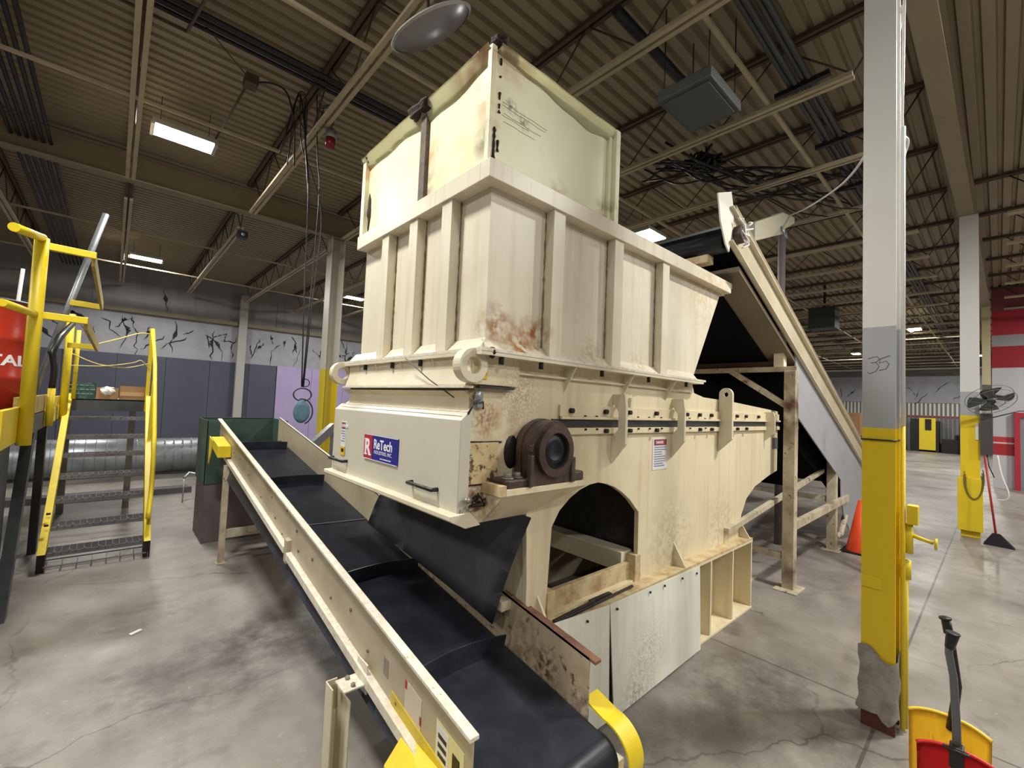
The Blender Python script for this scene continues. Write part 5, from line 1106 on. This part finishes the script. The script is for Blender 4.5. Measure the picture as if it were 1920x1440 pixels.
for rr, dd in ((0.25, 0.04), (0.25, -0.04), (0.12, 0.07)):
    mb.tube([fc+(ua*math.cos(t_)+va_*math.sin(t_))*rr+ax_*dd for t_ in [2*PI*k/28 for k in range(28)]], 0.0035, 5, closed=True)
for k in range(16):
    t_ = 2*PI*k/16; d_ = ua*math.cos(t_)+va_*math.sin(t_); mb.tube([fc+d_*0.03+ax_*0.075, fc+d_*0.12+ax_*0.07, fc+d_*0.25+ax_*0.04], 0.002, 4)
mb.build('guard', fan_m, fa)
MB().cyl(fc-ax_*0.03, fc+ax_*0.05, 0.04, 16).cyl(fc-ax_*0.14, fc-ax_*0.03, 0.06, 16).build('motor', dark_steel, fa)
MB().tube([fc-ax_*0.1, Vector((9.3, -0.05, 2.06)), Vector((9.5, 0.2, 2.0))], 0.014, 8).build('arm', dark_steel, fa)
eb2 = thing('electrical_box', 'dark grey electrical box with a white box above, on the second column', 'electrical box', (9.32, 0.14, 1.2))
MB().box(9.25, 9.42, 0.06, 0.185, 1.22, 1.80).build('cabinet', mat('dark_grey_box', (66, 62, 64), 0.5), eb2, 0.004)
MB().box(9.25, 9.36, 0.08, 0.175, 1.81, 1.93).build('white_box', white_p, eb2, 0.004)
MB().tube([(9.3, 0.12, 1.22), (9.31, 0.10, 1.05), (9.3, 0.05, 0.9)], 0.006, 6).tube([(9.3, 0.06, 1.75), (9.6, -0.2, 1.86), (10.6, -1.0, 1.86)], 0.008, 6).build('lead', blackplastic, eb2)
mb = MB()
for k in range(4): mb.tube([(9.285+0.01*k, 0.25+0.10*math.cos(t_)*(1-0.1*k), 0.86+0.30*math.sin(t_)*(1-0.12*k)-0.03*k) for t_ in [PI*0.1-PI*1.25*q/18 for q in range(19)]], 0.007, 6)
tag(mb.build('hose', mat('olive_hose', (120, 106, 40), 0.6), loc=(9.29, 0.25, 0.8)), 'coiled hose hanging in loops on the second yellow column foot', 'hose')
(MB().tube(spline([(9.28, 0.02, 1.22), (9.25, -0.02, 0.95), (9.22, -0.08, 0.72), (9.24, -0.06, 0.62), (9.27, 0.03, 0.60)]), 0.010, 6).build('white_hose', white_p, eb2))
br = thing('push_broom', 'red-handled broom leaning against the second yellow-footed column', 'broom', (9.05, 0.03, 0))
MB().tube([(9.16, 0.14, 1.20), (9.04, 0.04, 0.16)], 0.0125, 10).build('handle', broom_red, br)
mb = MB(); mb.hexa([(8.98, -0.14, 0.0), (9.10, -0.14, 0.0), (9.14, 0.16, 0.0), (9.02, 0.16, 0.0), (9.02, 0.0, 0.17), (9.06, 0.0, 0.17), (9.06, 0.07, 0.17), (9.02, 0.07, 0.17)])
mb.build('broom_head', bristle, br, 0.008)
# far cabinets
fcab = thing('air_compressor', 'yellow cabinet standing against the far corrugated wall', 'cabinet', (33.6, 2.6, 0))
MB().box(33.4, 34.2, 2.33, 3.0, 0.1, 1.85).build('cabinet', yellow, fcab, 0.01)
MB().box(33.36, 33.4, 2.5, 2.75, 1.2, 1.8).build('panel', black_bolt, fcab)
MB().box(33.42, 34.2, 3.0, 3.35, 0, 1.8).box(33.42, 34.2, 2.2, 2.33, 0, 1.7).build('dark_side', black_bolt, fcab)
tag(MB().box(33.3, 34.2, 1.3, 2.1, 0.0, 0.75).box(33.4, 34.1, 1.5, 1.6, 0.75, 1.0).build('machine', black_bolt, bevel=0.02, loc=(33.7, 1.7, 0)), 'low black machine between the yellow cabinet and the blue bin far away', 'machine')
tag(MB().box(33.0, 33.8, 0.7, 1.4, 0.05, 1.6).build('bin', blue_dk, bevel=0.03, loc=(33.4, 1.1, 0)), 'dark blue bin by the far wall left of the second column', 'bin')
tag(MB().box(33.6, 34.1, 3.7, 4.1, 0.0, 0.5).build('bin', blue_dk, bevel=0.03, loc=(33.8, 3.9, 0)), 'small dark blue tub on the floor left of the far yellow cabinet', 'bin')
# ------------------------------------------------------------------ shovels at the lower right
def shovel(name, label, c, wd, h, depth, mblade, top, mshaft, foot_z):
    t = thing(name, label, 'shovel', (c[0], c[1], 0))
    mb = MB(); nx, nz = 16, 12; rows = []
    for j in range(nz+1):
        v = j/nz; rr = []
        for i in range(nx+1):
            u = 2*i/nx-1
            z = h*v*(1-0.05*u*u) if v > 0.8 else h*v
            curve = depth*v*0.8
            dish = 0.02*(abs(u)**4)
            lipz = 0.012*max(0, (v-0.9)/0.1)
            rr.append(mb.b.verts.new((c[0]+curve-dish-lipz, c[1]-u*wd/2*(0.94+0.06*v), z+0.004)))
        rows.append(rr)
    for a, b in zip(rows, rows[1:]):
        for i in range(nx):
            f = mb.b.faces.new([a[i], a[i+1], b[i+1], b[i]]); f.smooth = True
    bmesh.ops.solidify(mb.b, geom=mb.b.faces[:], thickness=0.006)
    mb.build('blade', mblade, t)
    xt = c[0]+depth*0.5; rimpts = [(c[0]+depth*0.8-0.012-0.02*(abs(2*i/16-1)**4), c[1]-(2*i/16-1)*wd/2, h*(1-0.05*(2*i/16-1)**2)+0.004) for i in range(17)]
    MB().tube(rimpts, 0.006, 8).build('blade_rim', mblade, t)
    return t
s1 = shovel('snow_shovel', 'yellow snow shovel with a black shaft standing behind the red one', (2.50, 0.142), 0.235, 0.485, 0.06, shovel_y, None, None, 0)
MB().tube([(2.535, 0.135, 0.44), (2.53, 0.115, 0.62), (2.53, 0.135, 0.80), (2.53, 0.148, 0.86)], [0.016, 0.012, 0.012, 0.014], 10).build('shaft', blackplastic, s1)
MB().cyl((2.53, 0.140, 0.81), (2.53, 0.150, 0.865), 0.016, 14, 0.014).cyl((2.53, 0.150, 0.862), (2.53, 0.151, 0.87), 0.02, 14).build('grip', blackplastic, s1, 0.002)
mb = MB()
for q in (-0.055, 0.0, 0.05): mb.box(2.528, 2.532, 0.142+q-0.002, 0.142+q+0.002, 0.1, 0.40)
mb.build('moulded_rib', shovel_y, s1)
s2 = shovel('snow_shovel', 'red snow shovel with a grey shaft at the very bottom right corner', (2.30, 0.098), 0.235, 0.475, 0.05, shovel_r, None, None, 0)
MB().tube([(2.315, 0.108, 0.43), (2.33, 0.110, 0.56), (2.345, 0.118, 0.72), (2.345, 0.130, 0.80), (2.345, 0.128, 0.86)], [0.013, 0.012, 0.0115, 0.0115, 0.011], 12).build('shaft', shaft_m, s2)
MB().cyl((2.345, 0.128, 0.82), (2.345, 0.119, 0.875), 0.014, 14, 0.019).cyl((2.345, 0.119, 0.874), (2.345, 0.1185, 0.88), 0.021, 14).build('grip', blackplastic, s2, 0.002)
MB().box(2.29, 2.335, 0.09, 0.128, 0.425, 0.50).box(2.285, 2.30, 0.075, 0.145, 0.485, 0.495).build('socket', blackplastic, s2, 0.004)
# scrap on the floor
tag(MB().hexa([(0.19, 3.90, 0.001), (0.25, 3.93, 0.001), (0.24, 3.96, 0.001), (0.18, 3.93, 0.001), (0.19, 3.90, 0.006), (0.25, 3.93, 0.012), (0.24, 3.96, 0.008), (0.18, 3.93, 0.005)]).build('paper_scrap', white_p, loc=(0.21, 3.93, 0)), 'small white paper scrap on the floor at left', 'paper scrap')
ft = thing('ram_support', 'cream triangular steel foot on the floor behind the machine base', 'machine foot', (4.6, 1.75, 0))
MB().hexa([(4.3, 1.7, 0), (4.9, 1.7, 0), (4.9, 2.2, 0), (4.3, 2.2, 0), (4.3, 1.7, 0.30), (4.62, 1.7, 0.30), (4.62, 2.2, 0.30), (4.3, 2.2, 0.30)]).build('foot_body', frame_paint, ft, 0.004)
MB().box(4.25, 4.95, 1.66, 1.70, 0.0, 0.015).build('foot_plate', frame_paint, ft)
# things standing behind the machine, glimpsed through the arch
tag(MB().box(8.7, 9.2, 3.3, 3.9, 0, 0.9).build('dark_crate', black_bolt, bevel=0.02, loc=(9, 3.6, 0)), 'dark crate seen through the rear arch of the machine', 'crate')
tag(MB().tube([(9.6, 2.9, 0), (9.6, 2.9, 1.1)], 0.03, 10).tube([(9.6, 2.9, 0.9), (9.6, 2.5, 0.9)], 0.02, 8).build('yellow_post', yellow, loc=(9.6, 2.9, 0)), 'thin yellow post seen through the rear arch of the machine', 'post')
